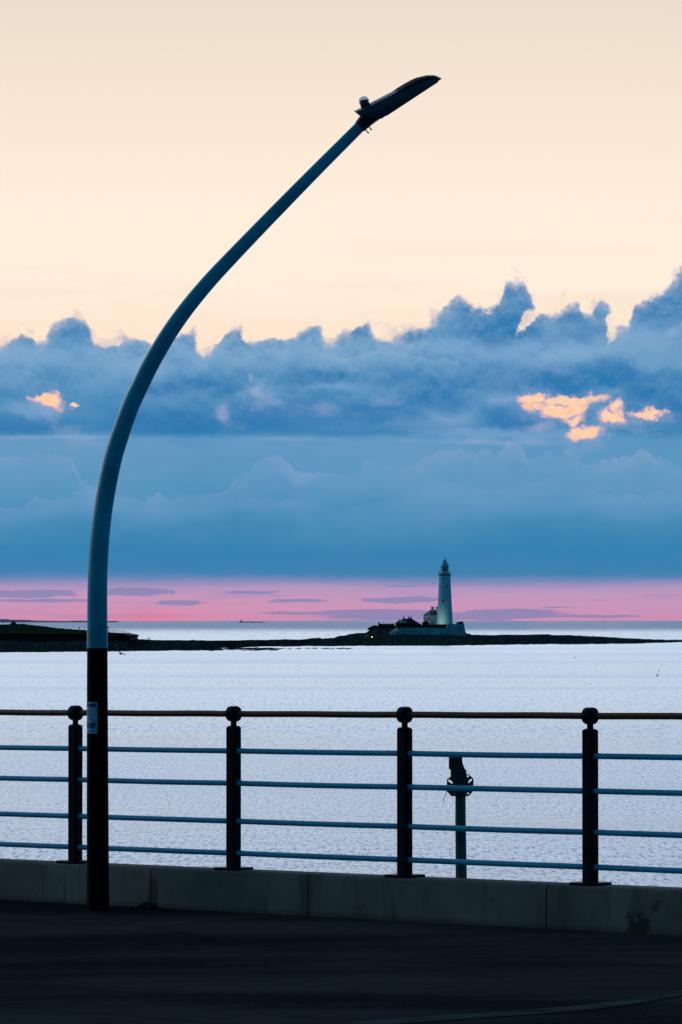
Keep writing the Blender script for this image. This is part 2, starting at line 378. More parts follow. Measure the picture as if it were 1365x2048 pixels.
# ------------------------------------------------------------------ setting: sea
def sea_mat():
    m = bpy.data.materials.new('sea_water'); m.use_nodes = True; t = m.node_tree; X.T = t
    t.nodes.remove(t.nodes['Principled BSDF']); outn = t.nodes['Material Output']
    geo = t.nodes.new('ShaderNodeNewGeometry'); pos = geo.outputs['Position']
    s_ = t.nodes.new('ShaderNodeSeparateXYZ'); t.links.new(pos, s_.inputs[0]); Y = X(s_.outputs[1])
    lanes = noise(pos, .004, 4, .55, (.35, 1.3, 1))
    lanes2 = noise(pos, .02, 4, .6, (.25, 1.2, 1), (50, 20, 0))
    far = ss(Y, 2500, 6500); near = ss(Y, 1100, 200)
    rough = .30+(lanes-.5)*.34+(lanes2-.5)*.16-far*.18-near*.06
    bp = t.nodes.new('ShaderNodeBump'); bp.inputs['Distance'].default_value = 1.0
    h = noise(pos, 1.0, 3, .62, (2.3, .75, 1), dist=.3)*.24*(ss(Y, 1200, 300)*.7+.3)+noise(pos, 1.0, 3, .6, (.8, .10, 1), (9, 2, 0))*.30*ss(Y, 250, 900)+noise(pos, .2, 3, .5, (.7, 1, 1), (1, 8, 0))*.25
    t.links.new(h.k, bp.inputs['Height'])
    st = ss(Y, 1900, 400, .10, .75)*(.6+ss(lanes2, .35, .65)*.6)
    t.links.new(st.k, bp.inputs['Strength'])
    gl = t.nodes.new('ShaderNodeBsdfAnisotropic'); gl.distribution = 'MULTI_GGX'
    gl.inputs['Color'].default_value = (.90, .97, 1.0, 1); t.links.new(rough.k, gl.inputs['Roughness']); t.links.new(bp.outputs[0], gl.inputs['Normal'])
    df = t.nodes.new('ShaderNodeBsdfDiffuse'); df.inputs['Color'].default_value = (.02, .26, .62, 1)
    fr = t.nodes.new('ShaderNodeFresnel'); fr.inputs['IOR'].default_value = 5.0
    # painted reflections: noise flecks and a far band mirror less, showing deep blue
    f1 = ss(noise(pos, 1.0, 4, .72, (3.6, .46, 1), (2, 2, 2), .15), .47, .66)*ss(Y, 700, 380)
    f2 = ss(noise(pos, 1.0, 4, .72, (1.5, .10, 1), (5, 2, 2), .15), .47, .66)*ss(Y, 300, 520)*ss(Y, 1900, 1300)
    f3 = ss(noise(pos, 1.0, 4, .7, (.12, .004, 1), (7, 1, 1)), .42, .66)*ss(Y, 2300, 3400)
    vis = X(fr.outputs[0])-(f1*.29+f2*.24+f3*.20)*(.6+ss(lanes2, .35, .65)*.7)-ss(Y, 3300, 8500)*.36-ss(lanes, .5, .64)*.08
    mxs = t.nodes.new('ShaderNodeMixShader'); t.links.new(vis.k, mxs.inputs[0]); t.links.new(df.outputs[0], mxs.inputs[1]); t.links.new(gl.outputs[0], mxs.inputs[2])
    t.links.new(mxs.outputs[0], outn.inputs['Surface'])
    return m
bm = bmesh.new()
ys = [30, 60, 120, 240, 480, 960, 1900, 3800, 7600, 15000, 30000, 60000, 120000]
xs = [-120000, -30000, -8000, -2500, -800, -250, -80, 80, 250, 800, 2500, 8000, 30000, 120000]
ys = [-120000, -20000, -3000, -500, -60]+ys
g = [[bm.verts.new((x, y, 0)) for x in xs] for y in ys]
for j in range(len(ys)-1):
    for i in range(len(xs)-1): bm.faces.new((g[j][i], g[j][i+1], g[j+1][i+1], g[j+1][i]))
tag(obj('sea', bm, sea_mat(), smooth=False), kind='structure')

# ------------------------------------------------------------------ setting: promenade, embankment, sea wall
def asphalt_mat():
    m = bpy.data.materials.new('asphalt'); m.use_nodes = True; t = m.node_tree; X.T = t
    b = t.nodes['Principled BSDF']; pos = t.nodes.new('ShaderNodeNewGeometry').outputs['Position']
    n1 = noise(pos, .55, 5, .6, (.5, 1.2, 1)); n2 = noise(pos, 60, 3, .7); n3 = noise(pos, 3, 6, .65, dist=.5)
    c = cmix(ss(n1, .38, .64), (.019, .021, .026), (.055, .055, .060))
    c = cmix(ss(n3, .58, .70)*.6, c, (.016, .019, .024))
    c = cmix(ss(n2, .5, .75)*.4, c, (.12, .125, .135))
    vn = t.nodes.new('ShaderNodeTexVoronoi'); vn.feature = 'DISTANCE_TO_EDGE'; vn.inputs['Scale'].default_value = .22
    t.links.new(vscale(pos, (1, 1, 1), (.4, .2, 0)), vn.inputs['Vector'])
    crack = ss(X(vn.outputs['Distance'])+(n3-.5)*.05, .012, .003)
    c = cmix(crack*.3, c, (.012, .012, .014))
    t.links.new(c, b.inputs['Base Color']); b.inputs['Specular IOR Level'].default_value = .0
    t.links.new((n1*.2+.72).k, b.inputs['Roughness'])
    bp = t.nodes.new('ShaderNodeBump'); bp.inputs['Strength'].default_value = .5; bp.inputs['Distance'].default_value = .006
    t.links.new((n2+n3*.8-crack*2).k, bp.inputs['Height']); t.links.new(bp.outputs[0], b.inputs['Normal'])
    return m
bm = bmesh.new()
ss_ = [-70+i*2.5 for i in range(61)]; ns_ = [.05, .3, 1, 2, 4, 8, 14, 22, 32, 45, 70]
g = []
for s in ss_:
    row = []
    for n in ns_:
        q = fp(s, n, -WALLH); q.z = ground_z(q.x, q.y)
        row.append(bm.verts.new(q))
    g.append(row)
for i in range(len(ss_)-1):
    for j in range(len(ns_)-1): bm.faces.new((g[i][j], g[i+1][j], g[i+1][j+1], g[i][j+1]))
tag(obj('promenade', bm, asphalt_mat(), smooth=False), kind='structure')
# retaining face below the promenade down to the sea
M_conc_old = mat('old_concrete', (.22, .23, .22), .85, .4, .8, .4, spec=.2, dist=.05)
bm = bmesh.new()
prism(bm, [fp(-70, .10, -.45), fp(80, .10, -.45), Vector((fp(80).x, fp(80).y, -1))+N3*-2.2, Vector((fp(-70).x, fp(-70).y, -1))+N3*-2.2], N3*70)
tag(obj('embankment', bm, M_conc_old, smooth=False), kind='structure')

def wall_mat():
    m = bpy.data.materials.new('wall_concrete'); m.use_nodes = True; t = m.node_tree; X.T = t
    b = t.nodes['Principled BSDF']; pos = t.nodes.new('ShaderNodeNewGeometry').outputs['Position']
    s_ = t.nodes.new('ShaderNodeSeparateXYZ'); t.links.new(pos, s_.inputs[0])
    x, y, z = (X(s_.outputs[i]) for i in range(3))
    sc = (x-PX0.x)*E2.x+(y-PX0.y)*E2.y
    hh = z-sc*KS-(ZB0-WALLH)
    n1 = noise(pos, 1.2, 6, .6); n2 = noise(pos, 9, 6, .65); n3 = noise(pos, 70, 3, .6); drip = noise(pos, 6, 4, .6, (1, 1, .12))
    c = cmix(ss(n1, .35, .65), (.165, .155, .13), (.10, .10, .082))
    c = cmix(ss(drip, .50, .70)*.6, c, (.035, .045, .042))
    c = cmix(ss(n2, .56, .72)*.6, c, (.04, .05, .045))
    c = cmix(ss(n2, .36, .26)*.35, c, (.17, .20, .19))
    # the dark weathered break at the wall foot towards the right and the damp streak by the left joint
    d1 = X.m('SQRT', sq((sc-5.37)*(1/.10))+sq((hh-.02)*(1/.10)))+(n2-.5)*3.4
    d2 = X.m('SQRT', sq((sc-5.52-(hh-.2)*.6)*(1/.045))+sq((hh-.19)*(1/.05)))+(n2-.5)*3.4
    d3 = X.m('SQRT', sq((sc-.96)*(1/.06))+sq((hh-.05)*(1/.22)))+(n2-.5)*1.6
    c = cmix(mx(ss(d1, 1.25, .5)*.8, mx(ss(d2, 1.2, .4)*.55, ss(d3, 1.2, .5)*.6)), c, (.012, .012, .010))
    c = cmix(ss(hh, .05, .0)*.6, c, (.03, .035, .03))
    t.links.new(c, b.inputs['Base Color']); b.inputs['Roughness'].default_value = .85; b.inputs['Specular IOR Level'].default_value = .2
    bp = t.nodes.new('ShaderNodeBump'); bp.inputs['Strength'].default_value = .5; bp.inputs['Distance'].default_value = .008
    t.links.new((n2+n3*.4).k, bp.inputs['Height']); t.links.new(bp.outputs[0], b.inputs['Normal'])
    return m
M_wall = wall_mat()
JO = [-12, -9.8, -7.6, -5.4, -3.1, -.75, .94, 2.48, 4.61, 6.6, 8.8, 11, 13.2]
wall = empty('parapet_wall', fp(2.3, 0, -WALLH), 'low weathered concrete wall carrying the railing along the promenade', 'wall')
for a, b_ in zip(JO, JO[1:]):
    bm = bmesh.new(); g_ = .005
    prof = [(-.125, -.5), (-.125, -.012), (-.115, 0), (.128, -.002), (.15, -.022), (.155, -.5)]
    v = [[bm.verts.new(fp(s, n, h)) for n, h in prof] for s in [a+g_+(b_-a-2*g_)*k/6 for k in range(7)]]
    for k in range(6):
        for i in range(len(prof)): bm.faces.new((v[k][i], v[k][(i+1) % 6], v[k+1][(i+1) % 6], v[k+1][i]))
    bm.faces.new(v[0]); bm.faces.new(v[-1])
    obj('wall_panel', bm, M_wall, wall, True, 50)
bm = bmesh.new()
prism(bm, [fp(-11.9, -.10, -.02), fp(13.1, -.10, -.02), fp(13.1, -.10, -.45), fp(-11.9, -.10, -.45)], N3*.235)
obj('joint_filler', bm, M_collar, wall, False)

# worn pale line on the asphalt
M_line = mat('worn_paint', (.075, .09, .09), .8, .5, 3.5, .1, spec=0, col2=(.04, .043, .05))
bm = bmesh.new(); L = []
for i in range(25):
    px = 700+i*42; py = 2050-((px-700)/665)*46-((max(px-1100, 0))/265)**2*18
    p = P(px, py, 20); d = (p-Vector((0, 0, HC))); q = Vector((0, 0, HC))
    for _ in range(30):
        tt = (ground_z(q.x, q.y)-HC)/d.z; q = Vector((0, 0, HC))+d*tt
    L.append(q)
vs = []
for q in L:
    a = q+Vector((0, .14, 0)); b_ = q-Vector((0, .14, 0))
    vs.append([bm.verts.new((v.x, v.y, ground_z(v.x, v.y)+.004)) for v in (a, b_)])
for i in range(24): bm.faces.new((vs[i][0], vs[i+1][0], vs[i+1][1], vs[i][1]))
tag(obj('worn_line', bm, M_line, smooth=False), kind='structure')

# ------------------------------------------------------------------ railing
rail = empty('railing', fp(2.4), 'black posted railing with brown handrail and blue bars on the low wall', 'railing')
BH = [.838, .610, .342, .116]
POSTS = list(range(-3, 8))
for i in POSTS:
    s = i*SPC; bm = bmesh.new(); hw = .041
    # square tube, chamfered cap, open corners rounded
    def ring(r, h, c=.008):
        pts = []
        for a, b_ in ((1, 1), (-1, 1), (-1, -1), (1, -1)):
            if a*b_ > 0: pts += [(a*r, b_*(r-c)), (a*(r-c), b_*r)]
            else: pts += [(a*(r-c), b_*r), (a*r, b_*(r-c))]
        return [bm.verts.new(fp(s, y, h)+E3*x-Z3*(KS*0)) for x, y in pts]
    R = [ring(hw, .012), ring(hw, .5), ring(hw, 1.003), ring(hw-.012, 1.015, .005), ring(.0185, 1.016, .006), ring(.0175, 1.03, .006), ring(.018, 1.045, .006), ring(.028, 1.062, .009)]
    for a, b_ in zip(R, R[1:]):
        for k in range(8): bm.faces.new((a[k], a[(k+1) % 8], b_[(k+1) % 8], b_[k]))
    bm.faces.new(R[0]); bm.faces.new(R[-1])
    po = obj('post', bm, M_post, rail, True, 30)
    bm = bmesh.new(); box(bm, fp(s, 0, .008), .1, .1, .010, (E3, N3, Z3), .004)
    for a in ():
        for b_ in (-1, 1): tube(bm, [fp(s+a*.075, b_*.075, .017), fp(s+a*.075, b_*.075, .030)], .010, 6)
    obj('base_plate', bm, M_post, po, True, 30)
    # collar the handrail runs through: a short cylinder along the rail, dished ends
    bm = bmesh.new(); c = fp(s, 0, 1.1)
    prof = [(-.0352, .030), (-.0350, .050), (-.031, .0545), (-.020, .056), (.020, .056), (.031, .0545), (.0350, .050), (.0352, .030)]
    tube(bm, [c+E3*a for a, r in prof], [r for a, r in prof], 28)
    obj('collar', bm, M_post, po, True, 40)
bm = bmesh.new(); s0, s1 = POSTS[0]*SPC-.5, POSTS[-1]*SPC+.5
tube(bm, [fp(s0+(s1-s0)*k/60, 0, 1.1+.0012*math.sin(k*1.7)) for k in range(61)], .0225, 18)
obj('handrail', bm, M_rail, rail)
for i in POSTS[:-1]:
    for h in BH:
        a = i*SPC+.036; b_ = (i+1)*SPC-.036; bm = bmesh.new()
        sag = random.uniform(.000, .003)
        tube(bm, [fp(a+(b_-a)*k/8, 0, h-sag*math.sin(math.pi*k/8)) for k in range(9)], .0195, 16)
        obj('bar', bm, M_blue, rail)
    
# ------------------------------------------------------------------ street lamp
def solve_ground(px, py):
    d = P(px, py, 20)-Vector((0, 0, HC)); q = Vector((0, 28, 0))
    for _ in range(40):
        tt = (ground_z(q.x, q.y)-HC)/d.z; q = Vector((0, 0, HC))+d*tt
    return q
LB = solve_ground(196.5, 1820); DL = LB.y
pxm = F/DL
LEAN = 0.0
lamp = empty('street_lamp', LB, 'tall curved street lamp with black base and blue arm by the wall', 'street lamp')
CL = [(196.5, 1826, 45), (195.7, 1600, 43.5), (195.2, 1400, 42), (195.1, 1296, 41), (195, 1230, 39.8), (195.3, 1180, 39), (196.4, 1140, 38.5), (199.0, 1095, 38), (203, 1050, 37.6), (209.8, 1000, 37), (217.5, 958, 36.6), (227, 915, 36.2), (237, 882, 35.8), (249.5, 845, 35.2), (263.5, 808, 34.8), (280, 773, 34.2), (298, 736, 33.6), (318, 700, 33), (346, 655, 31.6), (379, 610, 30.2), (421, 560, 28.8), (467, 511, 27.4), (516, 460, 26.2), (573.5, 401, 25), (634.5, 339, 23.6), (690, 283.5, 22.6), (722, 251.5, 22)]
def catmull(pts, n):
    out = []
    for i in range(len(pts)-1):
        p0 = pts[max(i-1, 0)]; p1 = pts[i]; p2 = pts[i+1]; p3 = pts[min(i+2, len(pts)-1)]
        for k in range(n):
            t = k/n
            out.append(tuple(.5*((2*b)+(-a+c)*t+(2*a-5*b+4*c-d)*t*t+(-a+3*b-3*c+d)*t**3) for a, b, c, d in zip(p0, p1, p2, p3)))
    out.append(pts[-1]); return out
low = catmull(CL[:4], 4); up = catmull(CL[3:], 5)
bm = bmesh.new(); tube(bm, [P(x, y, DL) for x, y, w in low], [w/2/pxm for x, y, w in low], 40)
obj('lower_column', bm, M_black, lamp)
bm = bmesh.new(); tube(bm, [P(x, y, DL) for x, y, w in up], [w/2/pxm+.0015 for x, y, w in up], 40)
obj('arm', bm, M_lampblue, lamp)
# inspection door on the column, root flange
bm = bmesh.new()
box(bm, P(198, 1700, DL-.075), .032, .006, .19, bev=.004)
obj('access_door', bm, M_black, lamp)
# ---- lantern head in its own frame
O = P(723, 238, DL); ca, sa = math.cos(math.radians(33.3)), math.sin(math.radians(33.3))
AX = Vector((ca, 0, sa)); AZ = Vector((-sa, 0, ca)); RL = math.radians(13); AZ0 = AZ.copy(); AZ = AZ0*math.cos(RL)+Vector((0, -1, 0))*math.sin(RL); AY = Vector((0, 1, 0))*math.cos(RL)+AZ0*math.sin(RL)
def hp(x, z, y=0.0): return O+(AX*x+AZ*z)/pxm+AY*y
topP = [(-2.7, 20.5), (19.7, 17.3), (43.5, 15.2), (83, 11), (112, 8.5), (136, 6.5), (163, -2), (173, -7.5), (178, -17.0)]
botP = [(-2.7, 20.0), (2.4, 3.5), (14, -3), (31.4, -17.8), (178, -18)]
wid = [(-3, .075), (8, .105), (30, .125), (80, .135), (140, .13), (165, .115), (178, .085)]
bm = bmesh.new(); st_ = [-2.7, 0, 2.4, 8, 14, 22, 31.4, 43, 60, 80, 100, 120, 136, 150, 163, 170, 175, 178]
rings = []
for x in st_:
    zt = interp(topP, x); zb = min(interp(botP, x), zt-.6); w = interp(wid, x)
    sec = [(-w*.93, 0), (-w, .18), (-w*.97, .52), (-w*.62, .93), (-w*.3, 1.0), (w*.3, 1.0), (w*.62, .93), (w*.97, .52), (w, .18), (w*.93, 0)]
    rings.append([bm.verts.new(hp(x, zb+(zt-zb)*q, y)) for y, q in sec])
for a, b_ in zip(rings, rings[1:]):
    for k in range(10): bm.faces.new((a[k], a[(k+1) % 10], b_[(k+1) % 10], b_[k]))
bm.faces.new(rings[0]); bm.faces.new(rings[-1])
hd = obj('lantern', bm, M_head, lamp, True, 28)
bm = bmesh.new()                                            # cooling fins over the front half
for k in range(13):
    y = -.096+.016*k; x0 = 78+random.uniform(0, 4)+abs(k-6)*1.2
    xs_ = [x0+(170-x0)*j/8 for j in range(9)]
    top_ = [hp(x, interp(topP, x)*1.0+2.2*math.sin(math.pi*min(1, max(0, (x-x0)/(170-x0))))**.6-abs(k-6)*.30, y) for x in xs_]
    bot_ = [hp(x, interp(topP, x)-8, y) for x in xs_]
    prism(bm, top_+bot_[::-1], AY*.005)
obj('cooling_fin', bm, M_fin, hd, False)
bm = bmesh.new(); prism(bm, [hp(44, -18.4, -.10), hp(168, -18.4, -.095), hp(168, -18.4, .095), hp(44, -18.4, .10)], AZ*-.004)
M_lens = mat('lamp_lens', (.22, .24, .27), .15, .05, 30, 0, spec=.6)
obj('lens', bm, M_lens, hd, False)
# neck collar between arm and lantern, with its two clamping screws
bm = bmesh.new()
C0 = P(719, 254.5, DL); C1 = P(730, 243, DL); C2 = P(739, 233.5, DL); C3 = P(744, 226, DL)
tube(bm, [C0, P(721, 252.4, DL), C1, C2, C3], [.0415, .046, .052, .056, .050], 24)
prism(bm, [P(x, y, DL-.045) for x, y in ((724, 233), (717, 247.6), (728.4, 260), (742, 248.5), (755.5, 238.6), (764, 233), (745, 224))], Vector((0, .09, 0)))
nk = obj('neck', bm, M_collar, lamp)
bm = bmesh.new()
for (x0, y0), (x1, y1) in (((729, 257), (738, 266.7)), ((737, 252), (744, 260.3))):
    tube(bm, [P(x0, y0, DL-.01), P(x1, y1, DL-.01)], .0042, 8)
    tube(bm, [P(x1-1.6, y1-1.7, DL-.01), P(x1, y1, DL-.01)], .0062, 6)
obj('clamp_screw', bm, M_collar, nk)
# photocell: dark socket and clear dome
bm = bmesh.new(); c = hp(21, 17); t_ = AZ*.9+AX*.25; t_.normalize()
tube(bm, [c-t_*.01, c+t_*.018, c+t_*.020, c+t_*.042, c+t_*.046], [.034, .034, .027, .025, .016], 20)
ce = obj('photocell', bm, M_fin, lamp)
bm = bmesh.new(); cc = c+t_*.022
pr = [(.0, .036), (.016, .0375), (.032, .034), (.043, .025), (.049, .012), (.0505, .003)]
tube(bm, [cc+t_*a for a, r in pr], [r for a, r in pr], 24)
obj('dome', bm, M_glass, ce)
# notice sticker wrapped round the left side of the column
CX = P(195.3, 1435, DL); RC = 42.2/2/pxm
def cyl(u, v, lift):    # u: metres of arc from the column's middle line seen from here, v metres up from sticker bottom
    z0 = P(195, 1466.5, DL).z
    th = u/RC; r = RC+lift
    zz = z0+v
    return Vector((CX.x+math.sin(th)*r, CX.y-math.cos(th)*r, zz))
def patch(bm, pts, lift, sub=10):
    """quad u0,u1,v0,v1 wrapped on the column"""
    u0, u1, v0, v1 = pts
    for k in range(sub):
        a = u0+(u1-u0)*k/sub; b_ = u0+(u1-u0)*(k+1)/sub
        vs = [bm.verts.new(cyl(*q, lift)) for q in ((a, v0), (b_, v0), (b_, v1), (a, v1))]
        bm.faces.new(vs)
M_st = mat('sticker_white', (.26, .50, .62), .35, .06, 20, 0, spec=.4)
M_sb = mat('sticker_blue', (.010, .035, .16), .4, .1, 20, 0)
M_sm = mat('sticker_midblue', (.04, .14, .24), .4, .2, 20, 0)
M_sr = mat('sticker_red', (.32, .03, .10), .4, .1, 20, 0)
M_sk = mat('sticker_black', (.008, .01, .02), .4, .1, 20, 0)
HS = 62.5/pxm; UR = .004; UL = -.135
bm = bmesh.new(); patch(bm, (UL, UR, 0, HS), .0008, 24); stk = obj('notice_sticker', bm, M_st, lamp, True)
bm = bmesh.new(); patch(bm, (UL+.006, UR-.007, HS*.845, HS*.955), .0014, 20); obj('header_band', bm, M_sb, stk, True)
bm = bmesh.new(); cu, cv, rr = -.066, HS*.665, .0225
for k in range(40):
    a0, a1 = k*math.pi/20, (k+1)*math.pi/20
    bm.faces.new([bm.verts.new(cyl(cu+math.cos(a)*r, cv+math.sin(a)*r, .0014)) for a, r in ((a0, rr), (a1, rr), (a1, rr*.80), (a0, rr*.80))])
for k in range(8):
    a0 = -rr*.8+k*rr*.2; a1 = a0+rr*.2
    bm.faces.new([bm.verts.new(cyl(cu+a*.707-o_*.707, cv-a*.707-o_*.707, .0015)) for a, o_ in ((a0, -.0018), (a1, -.0018), (a1, .0018), (a0, .0018))])
obj('prohibition_ring', bm, M_sr, stk, True)
bm = bmesh.new()
for u, v, w, h in ((-.007, .004, .009, .006), (.003, .004, .006, .006), (-.004, -.001, .0035, .006), (.001, -.006, .0035, .007), (-.009, .010, .005, .004)):
    patch(bm, (cu+u, cu+u+w, cv+v-.001, cv+v-.001+h), .0018, 3)
obj('pictogram', bm, M_sk, stk, True)
bm = bmesh.new()
for a, b_, c_, d_ in ((-.085, -.040, .555, .575), (-.082, -.045, .515, .535), (UL+.01, UR-.03, .44, .45), (UL+.01, UR-.012, .415, .425)): patch(bm, (a, b_, HS*c_, HS*d_), .0014, 8)
patch(bm, (UL+.006, UR-.014, HS*.17, HS*.34), .0014, 20)
obj('text_panel', bm, M_sm, stk, True)
bm = bmesh.new(); patch(bm, (-.036, -.016, HS*.30, HS*.355), .0019, 6); obj('badge', bm, M_sk, stk, True)
for u in (-.075, -.036):
    bm = bmesh.new()
    for j, (w, h0, h1) in enumerate(((.016, .055, .075), (.010, .075, .095), (.006, .095, .115))): patch(bm, (u-w/2+.004, u+w/2+.004, HS*h0, HS*h1), .0016, 3)
    obj('symbol', bm, M_sk, stk, True)

# ------------------------------------------------------------------ bracket pole behind the wall
DP = 0
s_p = None
for k in range(2000):                       # point of the wall's seaward side under column 922
    s = k*.004; q = fp(s, -.22)
    if q.x/q.y*F > 922-682.5: s_p = s; DP = q.y; break
pm_ = F/DP
bp_ = empty('bracket_pole', P(922, 1760, DP)-Z3*.5, 'bare pole with slotted bracket plate standing behind the railing', 'pole')
def Q(x, y, d=0.0): return P(x, y, DP+d)
bm = bmesh.new(); tube(bm, [Q(923.5, 1915), Q(923, 1760), Q(921.6, 1640), Q(921.3, 1545)], [.0385, .0385, .036, .034], 24)
tube(bm, [Q(923.4, 1828, -.0), Q(923.4, 1828, 0)+N3*.12], .016, 10)
obj('pole', bm, M_poleg, bp_)
def flat_with_holes(name, outer, hs, d, thick, m, parent):
    cu_ = bpy.data.curves.new('tmp', 'CURVE'); cu_.dimensions = '2D'; cu_.fill_mode = 'BOTH'; cu_.extrude = thick/2
    for ring_ in [outer]+hs:
        sp_ = cu_.splines.new('POLY'); sp_.points.add(len(ring_)-1); sp_.use_cyclic_u = True
        for p_, (a, b_) in zip(sp_.points, ring_): p_.co = (a, b_, 0, 1)
    ob = bpy.data.objects.new('tmp', cu_); COL.objects.link(ob)
    dg = bpy.context.evaluated_depsgraph_get(); me = bpy.data.meshes.new_from_object(ob.evaluated_get(dg))
    bpy.data.objects.remove(ob)
    me.transform(Matrix.Translation(P(921, 1571, DP+d)) @ Matrix.Rotation(math.pi/2, 4, 'X'))
    me.materials.clear(); me.materials.append(m); me.name = name
    o = bpy.data.objects.new(name, me); COL.objects.link(o); o.parent = parent
    o.matrix_parent_inverse = Matrix.Translation(world_loc(parent)).inverted(); return o
def pl(pts): return [((x-921)/pm_, (1571-y)/pm_) for x, y in pts]
def circ(cx, cy, r, n=14): return pl([(cx+r*math.cos(k*2*math.pi/n), cy+r*math.sin(k*2*math.pi/n)) for k in range(n)])
def slot(x0, y0, x1, y1, w):
    dx_, dy_ = x1-x0, y1-y0; l = math.hypot(dx_, dy_); a, b_ = -dy_/l*w, dx_/l*w
    return pl([(x0+a, y0+b_), (x0-a*.2-dx_/l*w, y0-b_*.2-dy_/l*w), (x0-a, y0-b_), (x1-a, y1-b_), (x1+dx_/l*w, y1+dy_/l*w), (x1+a, y1+b_)])
outer = pl([(904, 1551), (894.5, 1559), (894, 1582), (903, 1592), (938, 1592), (947, 1582), (947.6, 1558), (939.5, 1549.5), (933, 1548)])
flat_with_holes('slotted_plate', outer, [slot(898.5, 1561, 904.5, 1565.5, 1.9), slot(936.5, 1565, 943, 1559.5, 1.9), circ(936.2, 1552.6, 2.1), circ(936.2, 1586.6, 2.3), circ(910.2, 1584.6, 1.7), slot(898, 1575, 904, 1580, 1.5), slot(938, 1580, 943.5, 1575, 1.5)], -.05, .008, M_rust, bp_)
bm = bmesh.new()
prism(bm, [Q(898.7, 1509, -.045), Q(925, 1509, -.045), Q(925.4, 1525, -.045), Q(930.5, 1538.6, -.045), Q(933.3, 1541, -.045), Q(933.3, 1556, -.045), Q(905, 1556, -.045), Q(902.2, 1551, -.045), Q(902.2, 1541, -.045), Q(898.7, 1538, -.045)], Vector((0, .09, 0)))
tube(bm, [Q(918, 1543, -.062), Q(918, 1543, -.04)], .014, 10)
obj('bracket_body', bm, M_rust, bp_, False)
bm = bmesh.new()
box(bm, Q(921.5, 1572, 0), .052, .05, .045, bev=.004); box(bm, Q(920.5, 1590, -.01), .058, .055, .006)
for x in (909, 934): tube(bm, [Q(x, 1571, -.075), Q(x, 1571, -.04)], .009, 6)
obj('clamp', bm, M_rust, bp_, True, 30)
bm = bmesh.new(); tube(bm, [Q(896, 1574, -.05), Q(893.6, 1584, -.052), Q(891.5, 1590, -.055), Q(888, 1598, -.055), Q(886.8, 1605, -.05)], .0022, 6)
obj('loose_wire', bm, M_collar, bp_)

# ------------------------------------------------------------------ clump of weed at the wall foot
M_weed = mat('dry_weed', (.012, .014, .010), .9, .4, 30, .3)
cb = solve_ground(298, 1819); bm = bmesh.new()
for k in range(420):
    a = random.gauss(0, .085); b_ = random.uniform(-.01, .05); hmax = .045*math.exp(-(a/.09)**2)+.008
    p = cb+E3*a+N3*b_*.7; p.z = ground_z(p.x, p.y)+random.uniform(0, hmax)
    d = Vector((random.uniform(-1, 1), random.uniform(-1, 1), random.uniform(-.2, .9))).normalized()*random.uniform(.008, .022)
    w_ = d.cross(Vector((random.random(), random.random(), random.random()))).normalized()*.004
    vs = [bm.verts.new(p-w_), bm.verts.new(p+w_), bm.verts.new(p+d+w_*.3), bm.verts.new(p+d-w_*.3)]
    bm.faces.new(vs)
tag(obj('weed_clump', bm, M_weed, smooth=False), 'small dark clump of dry weed at the foot of the wall', 'weeds')

# ------------------------------------------------------------------ reef, headland and island terrain
M_rock = mat('reef_rock', (.050, .072, .078), .8, .45, .3, .9, spec=0, col2=(.010, .020, .020), dist=.4)
M_grass = mat('headland_grass', (.012, .045, .022), .9, .35, .12, .5, spec=0, col2=(.008, .03, .016), dist=.3)
yw = [(-900, 1310), (-300, 1306), (0, 1304.5), (100, 1304), (215, 1302.8), (320, 1301.5), (400, 1299), (445, 1296), (520, 1293.5), (600, 1292.5), (720, 1292), (880, 1291.5), (970, 1290.5), (1020, 1289.2), (1150, 1288), (1220, 1287.3), (1300, 1286.2), (1330, 1285), (1365, 1284.6), (1450, 1283.5)]
yc = [(-900, 1281), (258, 1280), (262, 1276), (270, 1276.2), (276, 1276.6), (279, 1278.3), (320, 1280.2), (380, 1280.2), (385, 1279.4), (392, 1280.4), (440, 1281), (480, 1280.5), (512, 1279.4), (530, 1280), (560, 1279), (570, 1278.4), (600, 1279), (614, 1278), (622, 1276.2), (632, 1275.8), (640, 1275.6), (645, 1277), (660, 1276), (668, 1275.5), (677, 1272), (690, 1270.5), (700, 1268.3), (715, 1266), (733, 1265.5), (742, 1257.5), (748, 1254.4), (757, 1252.2), (780, 1251.6), (795, 1251.5), (812, 1252.5), (850, 1250.5), (925, 1250), (931, 1262), (934, 1267), (940, 1267.4), (943, 1270), (948, 1269.4), (985, 1270.5), (1000, 1269.5), (1045, 1269.4), (1096, 1268.4), (1110, 1270.3), (1140, 1270), (1160, 1271.5), (1200, 1273), (1240, 1275.5), (1280, 1277.5), (1320, 1279.4), (1365, 1280), (1450, 1281.5)]
Dc = [(-900, 1690), (258, 1695), (262, 1750), (300, 1800), (440, 1860), (600, 1970), (700, 2130), (745, 2195), (930, 2200), (1000, 2210), (1200, 2360), (1365, 2480), (1450, 2560)]
ymid = [(-900, 1290), (258, 1289), (300, 1288), (440, 1287), (600, 1285), (700, 1278), (740, 1273), (790, 1271.5), (930, 1270.5), (960, 1277), (1200, 1279.5), (1320, 1282), (1450, 1282.8)]
tmid = [(-900, .5), (600, .5), (700, .65), (740, .75), (930, .75), (1000, .5), (1450, .5)]
rnd = random.Random(3)
bm = bmesh.new(); cols = []
x = -900.0; xsl = []
while x <= 1450: xsl.append(x); x += 1.6 if -20 < x < 1400 else 14
j1 = j2 = 0.0
